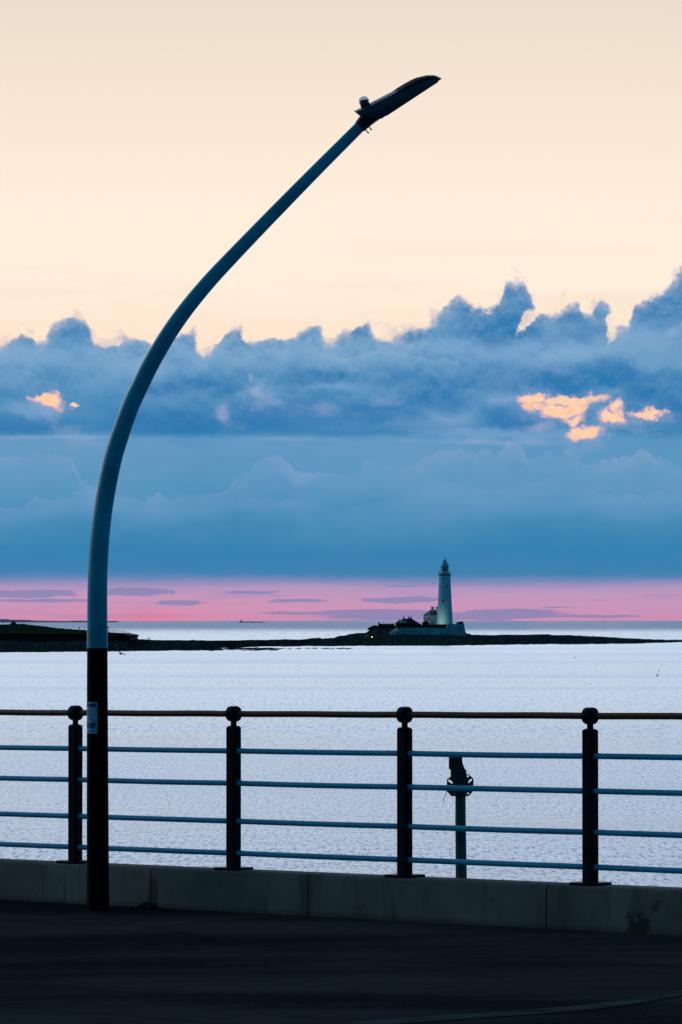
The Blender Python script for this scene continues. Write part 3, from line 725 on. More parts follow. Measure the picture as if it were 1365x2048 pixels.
for x in xsl:
    j1 = j1*.6+rnd.gauss(0, .35); j2 = j2*.85+rnd.gauss(0, .28)
    Df = HC*F/(interp(yw, x)+j2*.5-EYE); dc = interp(Dc, x)
    dc = max(dc, Df+40)
    dm = Df+(dc-Df)*interp(tmid, x)
    zc = P(x, interp(yc, x)+(j1*.5 if x < 735 or x > 935 else 0), dc).z
    zm = P(x, interp(ymid, x), dm).z
    zm = min(zm, zc+.5); zc = max(zc, .15); zm = max(zm, .12)
    col = []
    def add(D, z, jit=0.0): wx = P(x, EYE, D).x; col.append(bm.verts.new((wx, D, z+jit*(2.2*MN.noise(Vector((wx*.035, D*.05, 2)))+1.6*MN.noise(Vector((wx*.16, D*.11, 5)))+.35*rnd.gauss(0, 1)))))
    add(Df-14, -1.5); add(Df, .05, .10)
    for k in range(1, 6): add(Df+(dm-Df)*k/6, .05+(zm-.05)*(k/6)**.9, .35)
    add(dm, zm, .15)
    for k in range(1, 5): add(dm+(dc-dm)*k/5, zm+(zc-zm)*(k/5)**.8, .25)
    add(dc, zc, 0); add(dc+25, zc-.4, .15); add(dc+70, zc*.5, .3); add(dc+110, -1.5)
    cols.append(col)
for a, b_ in zip(cols, cols[1:]):
    for k in range(len(a)-1): bm.faces.new((a[k], b_[k], b_[k+1], a[k+1]))
tag(obj('rocky_reef', bm, M_rock, smooth=False), kind='structure')
# low skerries awash in front of the reef
bm = bmesh.new()
def rock(bm, c, sx, sy, sz, r_):
    n = 8; ringv = []
    for h, f_ in ((-.4, 1.1), (.25, 1.0), (.75, .7), (1.0, .3)):
        ringv.append([bm.verts.new((c.x+math.cos(k*2*math.pi/n)*sx*f_*r_.uniform(.75, 1.2), c.y+math.sin(k*2*math.pi/n)*sy*f_*r_.uniform(.75, 1.2), c.z+sz*h*r_.uniform(.8, 1.15))) for k in range(n)])
    for a, b_ in zip(ringv, ringv[1:]):
        for k in range(n): bm.faces.new((a[k], a[(k+1) % n], b_[(k+1) % n], b_[k]))
    bm.faces.new(ringv[-1])
for k in range(150):
    px = rnd.uniform(330, 560) if k < 125 else rnd.uniform(560, 700); py = rnd.choice([1298.6, 1300.2, 1297, 1299]) + rnd.gauss(0, .5)
    if px > 560: py = rnd.uniform(1296.5, 1298.5)
    D = HC*F/(py-EYE); p = P(px, EYE, D); p.z = 0
    rock(bm, p, rnd.uniform(.8, 4.5 if px < 560 else 1.6), rnd.uniform(2, 7), rnd.uniform(.12, .38), rnd)
for k in range(60):
    px = rnd.uniform(1120, 1330); D = HC*F/(interp(yw, px)+rnd.uniform(-.2, .8)-EYE); p = P(px, EYE, D); p.z = 0
    rock(bm, p, rnd.uniform(.6, 2.0), rnd.uniform(3, 7), rnd.uniform(.1, .3), rnd)
tag(obj('skerries', bm, M_rock, smooth=False), kind='stuff')
bpy.data.objects['skerries']['label'] = 'low rocks awash along the front edge of the reef'
bpy.data.objects['skerries']['category'] = 'rocks'

# headland: grass slope on a dark sea wall ending in a railed prow
gt = [(-900, 1238), (-200, 1247.5), (0, 1249), (20, 1249), (45, 1247.6), (55, 1248.4), (66, 1250.3), (90, 1252.5), (105, 1255), (125, 1256.6), (150, 1258.6), (175, 1260.2), (203, 1263.4), (230, 1265), (250, 1267.2), (261, 1269.4)]
wt = [(-900, 1266), (0, 1266.5), (150, 1267.5), (203, 1266), (230, 1266.6), (250, 1268.6), (261, 1270.6)]
bm = bmesh.new(); cols = []
for k in range(0, 400):
    x = -900+k*2.91
    if x > 261: break
    z1 = P(x, interp(wt, x), 1690).z; z2 = P(x, interp(gt, x), 1755).z+rnd.gauss(0, .05)
    cols.append([bm.verts.new((P(x, EYE, D).x, D, z)) for D, z in ((1690, z1-.01), (1705, z1+(z2-z1)*.3), (1730, z1+(z2-z1)*.7), (1755, z2), (1800, z2-.5), (1900, z2-3), (1960, 0))])
for a, b_ in zip(cols, cols[1:]):
    for k in range(6): bm.faces.new((a[k], b_[k], b_[k+1], a[k+1]))
tag(obj('grassy_headland', bm, M_grass, smooth=True), kind='structure')
bm = bmesh.new(); cols = []
M_dwall = mat('headland_wall', (.012, .016, .018), .9, .4, .4, .4, spec=.1)
for k in range(0, 400):
    x = -900+k*2.91
    if x > 262: break
    z1 = P(x, interp(wt, x), 1690).z
    cols.append([bm.verts.new((P(x, EYE, D).x, D, z)) for D, z in ((1686, P(x, 1281, 1686).z), (1689, z1-1.0), (1688, z1-.2), (1688, z1+.05), (1700, z1+.05), (1700, 1))])
for a, b_ in zip(cols, cols[1:]):
    for k in range(6): bm.faces.new((a[k], b_[k], b_[(k+1) % 6], a[(k+1) % 6]))
bm.faces.new(cols[-1])
# prow slab, undercut at the end
pr_ = [P(205, 1266, 1686), P(240, 1267, 1686), P(255, 1269.4, 1686), P(262, 1271.2, 1686), P(261, 1273, 1686), P(259, 1276, 1686), P(259, 1281, 1686), P(205, 1281, 1686)]
prism(bm, pr_, Vector((0, 70, 0)))
hw_ = obj('headland_sea_wall', bm, M_dwall, smooth=False); tag(hw_, 'dark sea wall under the grassy headland left of the lighthouse island', 'sea wall')
# prow railing
M_pale = mat('pale_rail', (.45, .55, .6), .5, .1, 2, 0)
pt = [(203, 1265.5), (222, 1265.6), (240, 1266.8), (252, 1268.3), (260.5, 1270.6)]
bm = bmesh.new(); pts = []
pr_r = empty('prow_railing', P(232, 1266, 1690), 'tiny pale railing around the end of the grassy headland', 'railing')
N = 22
tp = []
for k in range(N+1):
    x = 203+57.5*k/N; b0 = P(x, interp(pt, x), 1690); t0 = b0+Z3*1.15; tp.append(t0)
    tube(bm, [b0-Z3*.2, t0], .06, 5)
obj('uprights', bm, M_pale, pr_r)
bm = bmesh.new(); tube(bm, tp, .07, 5); obj('top_rail', bm, M_pale, pr_r)
bm = bmesh.new(); tube(bm, [q-Z3*.55 for q in tp], .04, 5); obj('mid_rail', bm, M_pale, pr_r)
M_dk = mat('distant_dark', (.02, .022, .025), .8, .3, 1, 0)
pl_ = empty('lamp_post', P(217.3, 1265.6, 1695), 'small lamp post standing on the railed prow of the headland', 'lamp post')
bm = bmesh.new(); tube(bm, [P(217.3, 1265.8, 1695), P(217.3, 1255.5, 1695)], [.12, .08], 8); obj('pole', bm, M_dk, pl_)
bm = bmesh.new(); tube(bm, [P(217.3, 1256, 1695), P(217.3, 1255, 1695), P(217.3, 1253.8, 1695)], [.25, .5, .3], 10); obj('lamp_head', bm, M_dk, pl_)

# ------------------------------------------------------------------ people (far, tiny)
def person_mesh():
    me = bpy.data.meshes.new('person'); 
    J = [(0, 0, .95, .15), (0, 0, 1.15, .14), (0, 0, 1.38, .17), (0, 0, 1.50, .07), (0, .01, 1.60, .09), (0, .01, 1.72, .085),
         (.10, 0, .88, .10), (.12, .03, .48, .065), (.13, -.02, .06, .045), (.14, .12, .03, .04),
         (-.10, 0, .88, .10), (-.12, -.04, .48, .065), (-.13, -.1, .06, .045), (-.14, .04, .03, .04),
         (.21, 0, 1.38, .06), (.27, -.03, 1.10, .045), (.26, .08, .86, .035), (-.21, 0, 1.38, .06), (-.27, .03, 1.10, .045), (-.27, .05, .85, .035)]
    Ed = [(0, 1), (1, 2), (2, 3), (3, 4), (4, 5), (0, 6), (6, 7), (7, 8), (8, 9), (0, 10), (10, 11), (11, 12), (12, 13), (2, 14), (14, 15), (15, 16), (2, 17), (17, 18), (18, 19)]
    me.from_pydata([j[:3] for j in J], Ed, []); o = bpy.data.objects.new('tmp', me); COL.objects.link(o)
    md = o.modifiers.new('s', 'SKIN'); o.modifiers.new('u', 'SUBSURF').levels = 1
    for i, v in enumerate(me.skin_vertices[0].data): v.radius = (J[i][3], J[i][3]); v.use_root = (i == 0)
    dg = bpy.context.evaluated_depsgraph_get(); out = bpy.data.meshes.new_from_object(o.evaluated_get(dg))
    bpy.data.objects.remove(o); out.name = 'person'; return out
PM = person_mesh(); PM.materials.append(mat('dark_clothes', (.02, .022, .03), .8, .3, 3, 0))
def on(px, D, zt):     # stand on a terrain height
    p = P(px, EYE, D); p.z = zt; return p
def person(px, py_foot, D, rz, label, group=None):
    o = bpy.data.objects.new('person', PM); COL.objects.link(o); o.location = P(px, py_foot, D); o.rotation_euler = (0, 0, rz)
    tag(o, label, 'person', group)
person(296.6, 1282.4, 1812, .3, 'left of the two tiny figures walking on the reef beyond the prow', 'distant walkers')
person(300.0, 1282.1, 1812, 1.8, 'right of the two tiny figures walking on the reef beyond the prow', 'distant walkers')
person(159.2, 1261.0, 1758, .3, 'tiny walker on the grassy headland farther left of the lamp column', 'distant walkers')
person(169.7, 1261.5, 1758, 1.2, 'tiny walker on the headland closest to the lamp column', 'distant walkers')
# seat / cairn on the headland crest
bm = bmesh.new(); c = P(27.3, 1250, 1750)
lathe(bm, c, [(2.0, -.5), (1.9, .35), (1.1, .8), (.9, 1.3), (.35, 1.35), (.3, 1.9)], 9)
tag(obj('cairn', bm, M_dk, smooth=False), 'small dark stepped cairn on the crest of the grassy headland', 'cairn')
M_red = mat('marker_red', (.5, .03, .06), .6, .1, 2, 0)
mk = empty('red_marker', P(5.5, 1251, 1745), 'tiny red topped marker post at the far left of the headland', 'marker')
bm = bmesh.new(); tube(bm, [P(5.5, 1251, 1745), P(5.5, 1245, 1745)], .08, 8); obj('post', bm, M_dk, mk)
bm = bmesh.new(); tube(bm, [P(5.5, 1244.8, 1745), P(5.5, 1243.8, 1745), P(5.5, 1242.8, 1745)], [.3, .4, .25], 8); obj('marker_top', bm, M_red, mk)

# ------------------------------------------------------------------ far coast on the horizon
M_coast = mat('far_coast', (.16, .28, .36), .95, .25, .002, 0, spec=.05)  # pale blue of distance haze put into the base colour
def coast(name, tab, D, depth):
    bm = bmesh.new(); cols = []
    n = int((tab[-1][0]-tab[0][0])/1.5)
    for k in range(n+1):
        x = tab[0][0]+(tab[-1][0]-tab[0][0])*k/n; zt = P(x, interp(tab, x)+rnd.gauss(0, .12), D+depth*.3).z
        cols.append([bm.verts.new((P(x, EYE, D).x*f_, D+depth*q, z)) for q, z, f_ in ((0, -2, 1), (.03, (zt-2)*.5, 1), (.3, zt, 1+.3*depth/D), (1, -2, 1+depth/D))])
    for a, b_ in zip(cols, cols[1:]):
        for k in range(3): bm.faces.new((a[k], b_[k], b_[k+1], a[k+1]))
    return tag(obj(name, bm, M_coast, smooth=False), kind='structure')
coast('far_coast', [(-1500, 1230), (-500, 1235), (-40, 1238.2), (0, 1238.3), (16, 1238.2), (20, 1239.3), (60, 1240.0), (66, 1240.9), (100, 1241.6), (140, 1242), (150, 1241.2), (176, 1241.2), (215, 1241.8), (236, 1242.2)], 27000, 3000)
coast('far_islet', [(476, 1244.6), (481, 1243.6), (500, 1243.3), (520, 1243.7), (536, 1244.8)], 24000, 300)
ft = empty('distant_lighthouse', P(482.9, 1243.2, 24020), 'minute lighthouse on the islet at the horizon', 'lighthouse')
bm = bmesh.new(); b0 = P(482.9, 1243.4, 24020); lathe(bm, b0, [(4, 0), (2.4, 10), (2.2, 11), (1.4, 13)], 10); obj('tower', bm, M_coast, ft)
bm = bmesh.new(); box(bm, b0+Vector((-4, 0, 2)), 5, 4, 2.5); obj('cottage', bm, M_coast, ft, False)

# ------------------------------------------------------------------ lighthouse island
DLH = 2180.0; m_ = DLH/F      # metres per photo pixel there
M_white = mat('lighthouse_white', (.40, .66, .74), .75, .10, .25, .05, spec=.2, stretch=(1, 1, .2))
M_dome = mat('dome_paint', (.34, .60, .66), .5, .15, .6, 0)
M_green = mat('gallery_green', (.05, .20, .20), .6, .2, 1, 0)
M_pane = mat('dark_glass', (.01, .018, .022), .15, .2, 1, 0, spec=.6)
M_lglass = mat('lantern_glass', (.22, .34, .38), .12, .15, 1, 0, spec=.6)
LHb = P(890, 1248.4, DLH); zb = LHb.z
def zh(py): return P(890, py, DLH).z-zb
lh = empty('lighthouse', LHb, 'tall white tapering lighthouse with green gallery on the walled island', 'lighthouse')
bm = bmesh.new()
lathe(bm, LHb, [(4.55, -1.0), (4.55, .3), (4.46, .35), (4.30, zh(1238)), (4.0, zh(1218)), (3.62, zh(1190)), (3.33, zh(1168)), (3.12, zh(1152.5)), (3.14, zh(1151.2))], 40)
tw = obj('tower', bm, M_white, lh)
bm = bmesh.new(); lathe(bm, LHb, [(3.05, zh(1151.8)), (3.45, zh(1150.6)), (3.52, zh(1149.4)), (3.52, zh(1147.8)), (3.2, zh(1147.4))], 40)
obj('gallery', bm, M_green, lh)
bm = bmesh.new()
for k in range(20):
    a = k*math.pi/10; p = LHb+Vector((3.38*math.cos(a), 3.38*math.sin(a), zh(1147.6))); tube(bm, [p, p+Z3*1.1], .035, 5)
for h in (.55, 1.1): tube(bm, [LHb+Vector((3.38*math.cos(k*math.pi/16), 3.38*math.sin(k*math.pi/16), zh(1147.6)+h)) for k in range(33)], .03, 5)
obj('gallery_rail', bm, M_pale, lh)
bm = bmesh.new(); lathe(bm, LHb, [(2.28, zh(1147.6)), (2.28, zh(1142.2)), (2.2, zh(1142))], 32); obj('lantern_base', bm, M_white, lh)
bm = bmesh.new(); lathe(bm, LHb, [(2.14, zh(1142.1)), (2.14, zh(1131.6))], 32); lr = obj('lantern_room', bm, M_lglass, lh)
bm = bmesh.new()
for k in range(12):
    a = k*math.pi/6; b_ = a+math.pi/6
    p0 = Vector((2.17*math.cos(a), 2.17*math.sin(a), 0)); p1 = Vector((2.17*math.cos(b_), 2.17*math.sin(b_), 0))
    za, zm_, zt = zh(1142.1), zh(1136.8), zh(1131.6)
    tube(bm, [LHb+p0+Z3*za, LHb+p1+Z3*zm_], .075, 5); tube(bm, [LHb+p1+Z3*zm_, LHb+p0+Z3*zt], .075, 5)
    tube(bm, [LHb+p1+Z3*za, LHb+p0+Z3*zm_], .075, 5); tube(bm, [LHb+p0+Z3*zm_, LHb+p1+Z3*zt], .075, 5)
obj('glazing_bars', bm, M_white, lr)
bm = bmesh.new(); box(bm, LHb+Vector((0, -2.2, zh(1138.4))), .55, .06, 1.05); obj('service_window', bm, M_pane, lr, False)
bm = bmesh.new(); lathe(bm, LHb, [(2.35, zh(1132.0)), (2.42, zh(1131.4)), (2.30, zh(1130.8)), (2.15, zh(1129)), (1.85, zh(1126.8)), (1.45, zh(1124.9)), (1.12, zh(1123.8)), (1.05, zh(1121.8)), (1.2, zh(1121.3)), (.85, zh(1120.3)), (.3, zh(1119)), (.12, zh(1118.4))], 32)
dm_ = obj('dome', bm, M_dome, lh)
bm = bmesh.new(); tube(bm, [LHb+Z3*zh(1119), LHb+Z3*zh(1115.2)], .06, 6)
box(bm, LHb+Vector((.45, 0, zh(1116.3))), .42, .04, .2); obj('weather_vane', bm, M_dk, dm_, False)
bm = bmesh.new(); tube(bm, [P(899.5, 1145.5, DLH-2), P(901, 1143.6, DLH-2), P(904.6, 1140.6, DLH-2)], .07, 5); obj('aerial', bm, M_dk, lh)
bm = bmesh.new(); tube(bm, [P(879, 1147, DLH-2.5), P(879, 1139.5, DLH-2.5)], .06, 5); obj('aerial', bm, M_dk, lh)
for px, py, w, h in ((886.3, 1157.3, .30, .62), (893.8, 1173, .30, .62), (886.3, 1201.8, .34, .70)):
    p = P(px, py, DLH); rr_ = interp([(1151, 3.12), (1248, 4.5)], py); off = p.x-LHb.x
    y = DLH-math.sqrt(rr_**2-off**2)
    bm = bmesh.new(); box(bm, Vector((p.x, y-.02, p.z)), w, .12, h); wd = obj('window', bm, M_pane, tw, False)
bm = bmesh.new(); box(bm, LHb+Vector((1.2, -4.36, 1.05)), .5, .1, 1.05)
# two-storey keeper's house
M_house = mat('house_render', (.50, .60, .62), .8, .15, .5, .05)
M_slate = mat('slate_roof', (.06, .085, .10), .7, .3, 1.5, .2)
DH = 2188.0
def H(x, y, d=0.0): return P(x, y, DH+d)
hs = empty('keepers_house', H(860, 1248.5), 'white two storey house with slate roof beside the lighthouse tower', 'house')
# corner facing us at x=860.8; left face recedes left, right face recedes behind the tower
cz = H(860.8, 1250).z; ez = H(860.8, 1230.6).z
c0_ = H(860.8, 1250); A_ = H(847.3, 1250, 9); B_ = H(880, 1250, 7); C_ = A_+(B_-c0_)
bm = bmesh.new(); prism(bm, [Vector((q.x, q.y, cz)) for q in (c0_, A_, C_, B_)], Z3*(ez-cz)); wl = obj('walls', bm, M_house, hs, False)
bm = bmesh.new()
ro = [Vector((q.x, q.y, ez)) for q in (c0_+Vector((0, -.4, 0)), A_+Vector((-.4, 0, 0)), C_, B_)]
rz_ = H(866, 1219.3).z; mid1 = (ro[0]+ro[1]+ro[2]+ro[3])/4
r1 = Vector((mid1.x-.6, mid1.y-1, rz_)); r2 = Vector((mid1.x+2.2, mid1.y+.5, rz_))
v = [bm.verts.new(q) for q in ro]+[bm.verts.new(r1), bm.verts.new(r2)]
for f_ in ((0, 1, 4), (1, 2, 5, 4), (2, 3, 5), (3, 0, 4, 5), (0, 3, 2, 1)): bm.faces.new([v[i] for i in f_])
rf = obj('roof', bm, M_slate, hs, False)
bm = bmesh.new(); cc_ = H(865.8, 1218, 4); box(bm, cc_, .85, .6, 1.3); box(bm, Vector((cc_.x, cc_.y, H(0, 1214.6, 4).z)), .98, .7, .14)
for a in (-.45, .1, .5): tube(bm, [Vector((cc_.x+a, cc_.y, H(0, 1214.4, 4).z)), Vector((cc_.x+a, cc_.y, H(0, 1213, 4).z))], .14, 8)
obj('chimney', bm, M_house, rf, False)
bm = bmesh.new(); cc_ = H(875, 1219, 6); box(bm, cc_, .7, .6, 1.7); box(bm, cc_+Z3*1.4, .82, .7, .12); obj('chimney', bm, M_house, rf, False)
la = (A_-c0_); lan = la.normalized(); nn = Vector((lan.y, -lan.x, 0)); nn = nn if nn.y < 0 else -nn
for t_, y0, y1 in ((.82, 1233, 1240.4), (.55, 1233, 1240.4), (.20, 1233, 1240.4)):
    q = c0_+la*t_; za, zb_ = H(850, y1).z, H(850, y0).z
    bm = bmesh.new(); box(bm, Vector((q.x, q.y, (za+zb_)/2))+nn*.03, .62 if t_ > .3 else .9, .08, (zb_-za)/2, (lan, nn, Z3))
    obj('window', bm, M_pane, wl, False)
ra = (B_-c0_).normalized(); nr = Vector((ra.y, -ra.x, 0)); nr = nr if nr.y < 0 else -nr
for t_ in (1.4, 3.0):
    q = c0_+ra*t_; za, zb_ = H(850, 1246.5).z, H(850, 1243.5).z
    bm = bmesh.new(); box(bm, Vector((q.x, q.y, (za+zb_)/2))+nr*.03, .4, .06, (zb_-za)/2, (ra, nr, Z3)); obj('window', bm, M_pane, wl, False)

# cottages
M_red_roof = mat('cottage_roof', (.045, .022, .025), .8, .3, 1.5, .2)
M_cot = mat('cottage_wall', (.035, .04, .042), .8, .3, 1, .1)
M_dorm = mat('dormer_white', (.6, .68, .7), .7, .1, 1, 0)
DCt = 2194.0
def G(x, y, d=0.0): return P(x, y, DCt+d)
ct = empty('cottage', G(820, 1254), 'dark roofed cottage with three white dormers and three chimneys on the island', 'cottage')
bm = bmesh.new(); zt = G(0, 1248.5).z; z0 = G(0, 1256).z
prism(bm, [Vector((G(792, 0).x, DCt, z0)), Vector((G(842, 0).x, DCt, z0)), Vector((G(842, 0).x, DCt, zt)), Vector((G(792, 0).x, DCt, zt))], Vector((0, 9, 0))); obj('walls', bm, M_cot, ct, False)
def roofmass(bm, x0, x1, r0, r1, ye, yr, d0, d1):
    ze, zr = G(0, ye).z, G(0, yr).z; dm = (d0+d1)/2
    v = [bm.verts.new(q) for q in (Vector((G(x0, 0).x, DCt+d0, ze)), Vector((G(x1, 0).x, DCt+d0, ze)), Vector((G(x1, 0).x, DCt+d1, ze)), Vector((G(x0, 0).x, DCt+d1, ze)), Vector((G(r0, 0).x, DCt+dm, zr)), Vector((G(r1, 0).x, DCt+dm, zr)))]
    for f_ in ((0, 1, 5, 4), (1, 2, 5), (2, 3, 4, 5), (3, 0, 4), (0, 3, 2, 1)): bm.faces.new([v[i] for i in f_])
bm = bmesh.new(); roofmass(bm, 796, 844, 806, 823.6, 1250, 1237.2, -.6, 9.6); roofmass(bm, 788, 806, 797, 803, 1248.8, 1241.5, -1.5, 6)
rf = obj('roof', bm, M_red_roof, ct, False)
for px, yt, yb in ((808, 1232.4, 1239), (818, 1232.4, 1239), (822.6, 1232.4, 1239)):
    bm = bmesh.new(); p = G(px, (yt+yb)/2, 4.5); hh_ = (G(0, yt).z-G(0, yb).z)/2
    lathe(bm, p-Z3*hh_, [(.50, 0), (.48, hh_*1.2), (.55, hh_*1.25), (.28, hh_*1.35), (.2, hh_*2)], 8); obj('chimney', bm, M_cot, rf, False)
bm = bmesh.new(); p = G(798, 1240.5, 2); box(bm, p, .32, .32, .6); obj('chimney', bm, M_cot, rf, False)
for px in (802.6, 806.8, 811.4):
    bm = bmesh.new(); p = G(px, 1243, -.2); box(bm, p, .42, 1.6, .75); dd_ = obj('dormer', bm, M_dorm, ct, False)
    bm = bmesh.new(); prism(bm, [p+Vector((-.6, -1.65, .75)), p+Vector((.6, -1.65, .75)), p+Vector((0, -1.65, 1.3))], Vector((0, 3.4, 0))); obj('dormer_roof', bm, M_red_roof, dd_, False)
lo = empty('outbuilding', G(773, 1252), 'long low dark outbuilding with a chimney left of the dormered cottage', 'building')
bm = bmesh.new(); box(bm, G(773, 1252, 2), 4.3, 2.5, .8); wl2 = obj('walls', bm, M_cot, lo, False)
bm = bmesh.new(); xa, xb = G(756.5, 0).x, G(789.5, 0).x
za, zb_ = G(0, 1250.2).z, G(0, 1247.2).z
v = [bm.verts.new(q) for q in (Vector((xa, DCt-.8, za)), Vector((xb, DCt-.8, za)), Vector((xb, DCt+5, za)), Vector((xa, DCt+5, za)), Vector((xa, DCt+2, zb_)), Vector((xb, DCt+2, zb_)))]
for f_ in ((0, 1, 5, 4), (1, 2, 5), (2, 3, 4, 5), (3, 0, 4), (0, 3, 2, 1)): bm.faces.new([v[i] for i in f_])
rf2 = obj('roof', bm, M_red_roof, lo, False)
bm = bmesh.new(); box(bm, G(758.6, 1247, 2), .35, .35, .8); obj('chimney', bm, M_cot, rf2, False)
for px in (766.5, 775.3, 784):
    bm = bmesh.new(); box(bm, G(px, 1249.3, -.35), .42, .3, .12); obj('skylight', bm, M_dorm, rf2, False)

# island retaining wall, in stepped heights
M_iwall = mat('island_wall', (.36, .52, .56), .85, .35, .35, .2, col2=(.22, .36, .40), stretch=(1, 1, .5))
DW = 2150.0
def Wp(x, y, d=0.0): return P(x, y, DW+d)
iw = empty('island_wall', Wp(860, 1271), 'pale stained retaining wall below the lighthouse', 'wall')
bm = bmesh.new()
prism(bm, [Wp(783, 1273), Wp(791, 1268), Wp(795, 1262.5), Wp(800, 1258.6), Wp(805, 1255.9), Wp(897, 1255.9), Wp(897, 1276), Wp(860, 1276), Wp(783, 1276)], Vector((0, 40, 0)))
obj('low_wall', bm, M_iwall, iw, False)
bm = bmesh.new()
prism(bm, [Wp(895.6, 1248.2, -1), Wp(928.8, 1248.2, -1), Wp(930, 1256, -1), Wp(932.8, 1267.5, -1), Wp(932.8, 1276, -1), Wp(895.6, 1276, -1)], Vector((0, 44, 0)))
obj('high_wall', bm, M_iwall, iw, False)
bm = bmesh.new(); prism(bm, [Wp(846, 1249, 12), Wp(897, 1248.8, 12), Wp(897, 1262, 12), Wp(846, 1262, 12)], Vector((0, 28, 0))); obj('terrace', bm, M_cot, iw, False)
bm = bmesh.new()
prism(bm, [Wp(778.6, 1268.6, -3), Wp(780.5, 1265, -3), Wp(785, 1262.6, -3), Wp(793, 1260.8, -3), Wp(796.5, 1261, -3), Wp(791, 1271, -3), Wp(781, 1271, -3)], Vector((0, 6, 0)))
obj('ramp_end', bm, M_dorm, iw, False)
bm = bmesh.new(); prism(bm, [Wp(782, 1263, 5), Wp(800, 1250.8, 30), Wp(803, 1251.5, 30), Wp(790, 1263, 5)], Vector((0, 2, -1.5))); obj('ramp_wall', bm, M_iwall, iw, False)
# turf and bushes along the terrace and the left slope: many leaf clumps
M_leaf = mat('bush_leaves', (.03, .05, .025), .85, .5, 1.5, 0, spec=.1)
def bush(name, cx, py, D, w, h, n, label, group=None):
    bm = bmesh.new(); c = P(cx, py, D)
    tube(bm, [c-Z3*.3, c+Z3*h*.6], [.12, .05], 6)
    for k in range(n):
        a = rnd.uniform(0, 6.28); r_ = math.sqrt(rnd.random()); e = rnd.random()
        p = c+Vector((math.cos(a)*w*r_, math.sin(a)*w*.6*r_, h*e*math.sqrt(max(0, 1-r_*r_*.8))))
        d = Vector((rnd.gauss(0, 1), rnd.gauss(0, 1), rnd.gauss(0, 1))).normalized()*.35; q = d.cross(Vector((rnd.gauss(0, 1), 1, .3))).normalized()*.3
        bm.faces.new([bm.verts.new(p+z) for z in (d, q, -d, -q)])
    return tag(obj(name, bm, M_leaf, smooth=False), label, 'bush', group)
for i, (cx, py, w, h, lb) in enumerate([(744, 1259.5, 2.2, 1.6, 'dark bush lowest on the left slope of the lighthouse island'), (751, 1256.2, 2.4, 1.4, 'dark bush on the island slope just left of the outbuilding chimney'), (765, 1254.8, 3.4, 1.0, 'dark bush in front of the left half of the outbuilding'), (782, 1254.6, 3.6, 1.1, 'dark bush in front of the right end of the outbuilding'), (851.5, 1249.4, 1.9, 1.9, 'dark rounded bush in front of the white house')]):
    bush('bush', cx, py, 2183 if i < 4 else 2180, w, h, 420, lb, 'bushes on the island')
bm = bmesh.new(); xx = 800
for k in range(2200):
    px = rnd.uniform(796, 893); p = P(px, 1256.4, 2158+rnd.uniform(0, 5)); p.z += rnd.uniform(-.2, 1.5)*(1 if px < 880 else .5)
    d = Vector((rnd.gauss(0, 1), rnd.gauss(0, 1), rnd.gauss(0, 1))).normalized()*.4; q = d.cross(Vector((rnd.gauss(0, 1), 1, .3))).normalized()*.3
    bm.faces.new([bm.verts.new(p+z) for z in (d, q, -d, -q)])
tag(obj('hedge', bm, M_leaf, smooth=False), 'long dark hedge above the retaining wall below the white house', 'hedge')
# hut on the wall end
hu = empty('wall_hut', Wp(921, 1248.2, 8), 'small dark flat roofed hut at the right end of the island wall', 'hut')
bm = bmesh.new(); box(bm, Wp(921.4, 1246, 8), 1.6, 1.2, .75); obj('walls', bm, M_cot, hu, False)
bm = bmesh.new(); box(bm, Wp(921.4, 1243.6, 8), 1.75, 1.35, .1); obj('roof', bm, M_slate, hu, False)
bm = bmesh.new(); box(bm, Wp(913.5, 1246.9, 8), .35, .6, .45); obj('locker', bm, M_cot, hu, False)

# floodlight washing the foot of the tower
fl = empty('floodlight', P(872.5, 1248.6, 2171), 'floodlight at the foot of the white tower', 'floodlight')
bm = bmesh.new(); box(bm, P(872.5, 1247.6, 2171), .18, .14, .12); obj('lamp_housing', bm, M_dk, fl, False)
ld = bpy.data.lights.new('flood_beam', 'SPOT'); ld.energy = 950; ld.color = (.80, 1.0, .78); ld.spot_size = math.radians(105); ld.spot_blend = .9; ld.shadow_soft_size = .2
lo_ = bpy.data.objects.new('flood_beam', ld); COL.objects.link(lo_)
p = P(873, 1246.6, 2170); lo_.location = p
lo_.rotation_euler = (LHb+Vector((0, 0, 5))-p).to_track_quat('-Z', 'Y').to_euler()
lo_.parent = fl; lo_.matrix_parent_inverse = Matrix.Translation(fl.location).inverted()

# ------------------------------------------------------------------ car on the causeway
M_car = mat('car_silver', (.20, .26, .30), .35, .1, 1, 0, metal=.3, spec=.5)
DCa = 2120.0; c = P(736.6, 1276.6, DCa)
car = empty('car', c, 'pale car with one orange lit headlight on the causeway left of the island wall', 'car')
def cp(x, z, y=0): return c+Vector((x, y, z))
bm = bmesh.new(); prof = [(-2.15, .35), (-2.2, .75), (-2.05, .95), (-1.55, 1.0), (-.9, 1.42), (.35, 1.45), (1.05, 1.0), (1.95, .86), (2.2, .65), (2.2, .35)]
secs = []
for y, k in ((-.85, .96), (-.8, 1), (0, 1.01), (.8, 1), (.85, .96)):
    secs.append([bm.verts.new(cp(x*k, .35+(z-.35)*k, y*(.8 if z > 1.1 else 1))) for x, z in prof])
for a, b_ in zip(secs, secs[1:]):
    for k in range(10): bm.faces.new((a[k], a[(k+1) % 10], b_[(k+1) % 10], b_[k]))
bm.faces.new(secs[0]); bm.faces.new(secs[-1]); obj('body', bm, M_car, car)
bm = bmesh.new(); prism(bm, [cp(-1.3, 1.0, -.84), cp(-.82, 1.36, -.72), cp(.28, 1.38, -.72), cp(.85, 1.0, -.84)], Vector((0, .02, 0))); obj('side_window', bm, M_pane, car, False)
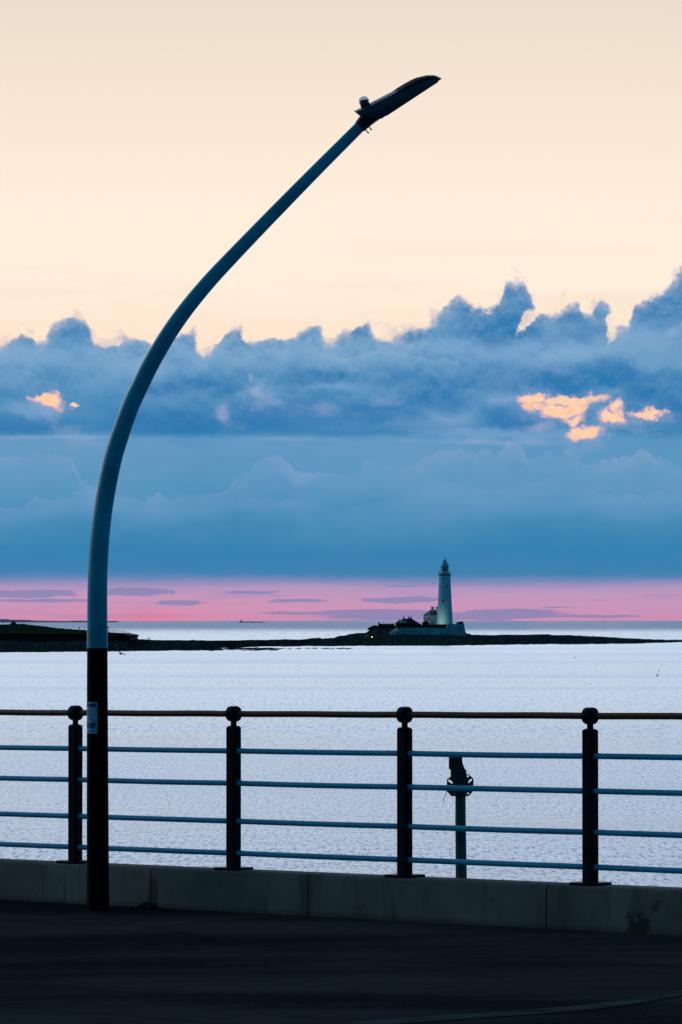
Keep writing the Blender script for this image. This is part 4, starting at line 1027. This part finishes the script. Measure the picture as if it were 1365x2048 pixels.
for x in (-1.35, 1.35):
    for y in (-.8, .8):
        bm = bmesh.new(); tube(bm, [cp(x, .33, y-.1), cp(x, .33, y+.1)], .33, 16); obj('wheel', bm, M_black, car)
M_hl = mat('headlight_glow', (1, .6, .2), .4, 0, 1, 0, emit=((1, .40, .07), 8))
for y in (-.62, .62):
    bm = bmesh.new(); tube(bm, [cp(1.9, .72, y-.25), cp(2.22, .70, y-.28), cp(2.26, .70, y-.28)], [.18, .24, .14], 10); obj('headlight', bm, M_hl if y < 0 else M_pane, car)

# ------------------------------------------------------------------ sea marker, birds
bu = empty('sea_marker', P(1315.6, 1352.5, HC*F/(1352.5-EYE)), 'dark float with a leaning flagged stick on the bay at right', 'buoy')
DB = HC*F/(1352.5-EYE)
bm = bmesh.new(); p = P(1315.4, 1352.8, DB); lathe(bm, p, [(.12, -.1), (.17, .02), (.165, .2), (.11, .40), (.04, .47)], 14); obj('float', bm, M_collar, bu)
bm = bmesh.new(); tube(bm, [p+Z3*.4, P(1316.5, 1345, DB), P(1318.8, 1337.5, DB)], .012, 6); obj('stick', bm, M_collar, bu)
bm = bmesh.new(); prism(bm, [P(1317.4, 1341.2, DB), P(1318.6, 1338.4, DB), P(1319.4, 1341, DB)], Vector((0, .03, 0))); prism(bm, [P(1316.8, 1342, DB), P(1319.2, 1343.4, DB), P(1318.6, 1344.3, DB)], Vector((0, .03, 0))); obj('flag', bm, M_collar, bu, False)

M_bird = mat('bird_dark', (.015, .015, .018), .8, .3, 5, 0)
def bird(pts_w1, pts_w2, body, D, label, th):
    """body axis (tail, head) and two wings given by joints in view; one continuous little mesh"""
    bm = bmesh.new()
    a, b_ = P(*body[0], D), P(*body[1], D); mid = (a+b_)/2
    tube(bm, [a, a.lerp(b_, .25), mid, a.lerp(b_, .8), b_], [th*.35, th*.9, th*1.15, th*.9, th*.3], 8)
    for w, sg in ((pts_w1, -1), (pts_w2, 1)):
        q = [mid]+[P(x, y, D+sg*.12*(i+1)) for i, (x, y) in enumerate(w)]
        r_ = [th*.9]+[th*(.75-.6*i/len(w)) for i in range(len(w))]
        tube(bm, q, r_, 6)
    return tag(obj('bird', bm, M_bird), label, 'bird', 'sea birds in flight')
bird([(244, 1306.6), (248, 1309), (252.2, 1309.5)], [(240, 1305), (238.9, 1303.5)], ((240.4, 1309.6), (242.3, 1305)), 600, 'large dark bird with a long wing flying low beside the lamp column', .115)
bird([(866.2, 1167.6), (864.6, 1166.8)], [(868.3, 1167.2), (869.3, 1166.6)], ((866, 1168.5), (867.4, 1168.6)), 1500, 'tiny bird in the pink sky left of the lighthouse top', .10)
bird([(1149.2, 1315), (1148, 1314.8)], [(1151.4, 1315), (1152.4, 1314.8)], ((1150.4, 1316.8), (1150.6, 1315.4)), 900, 'tiny bird low over the calm bay right of the lighthouse', .07)
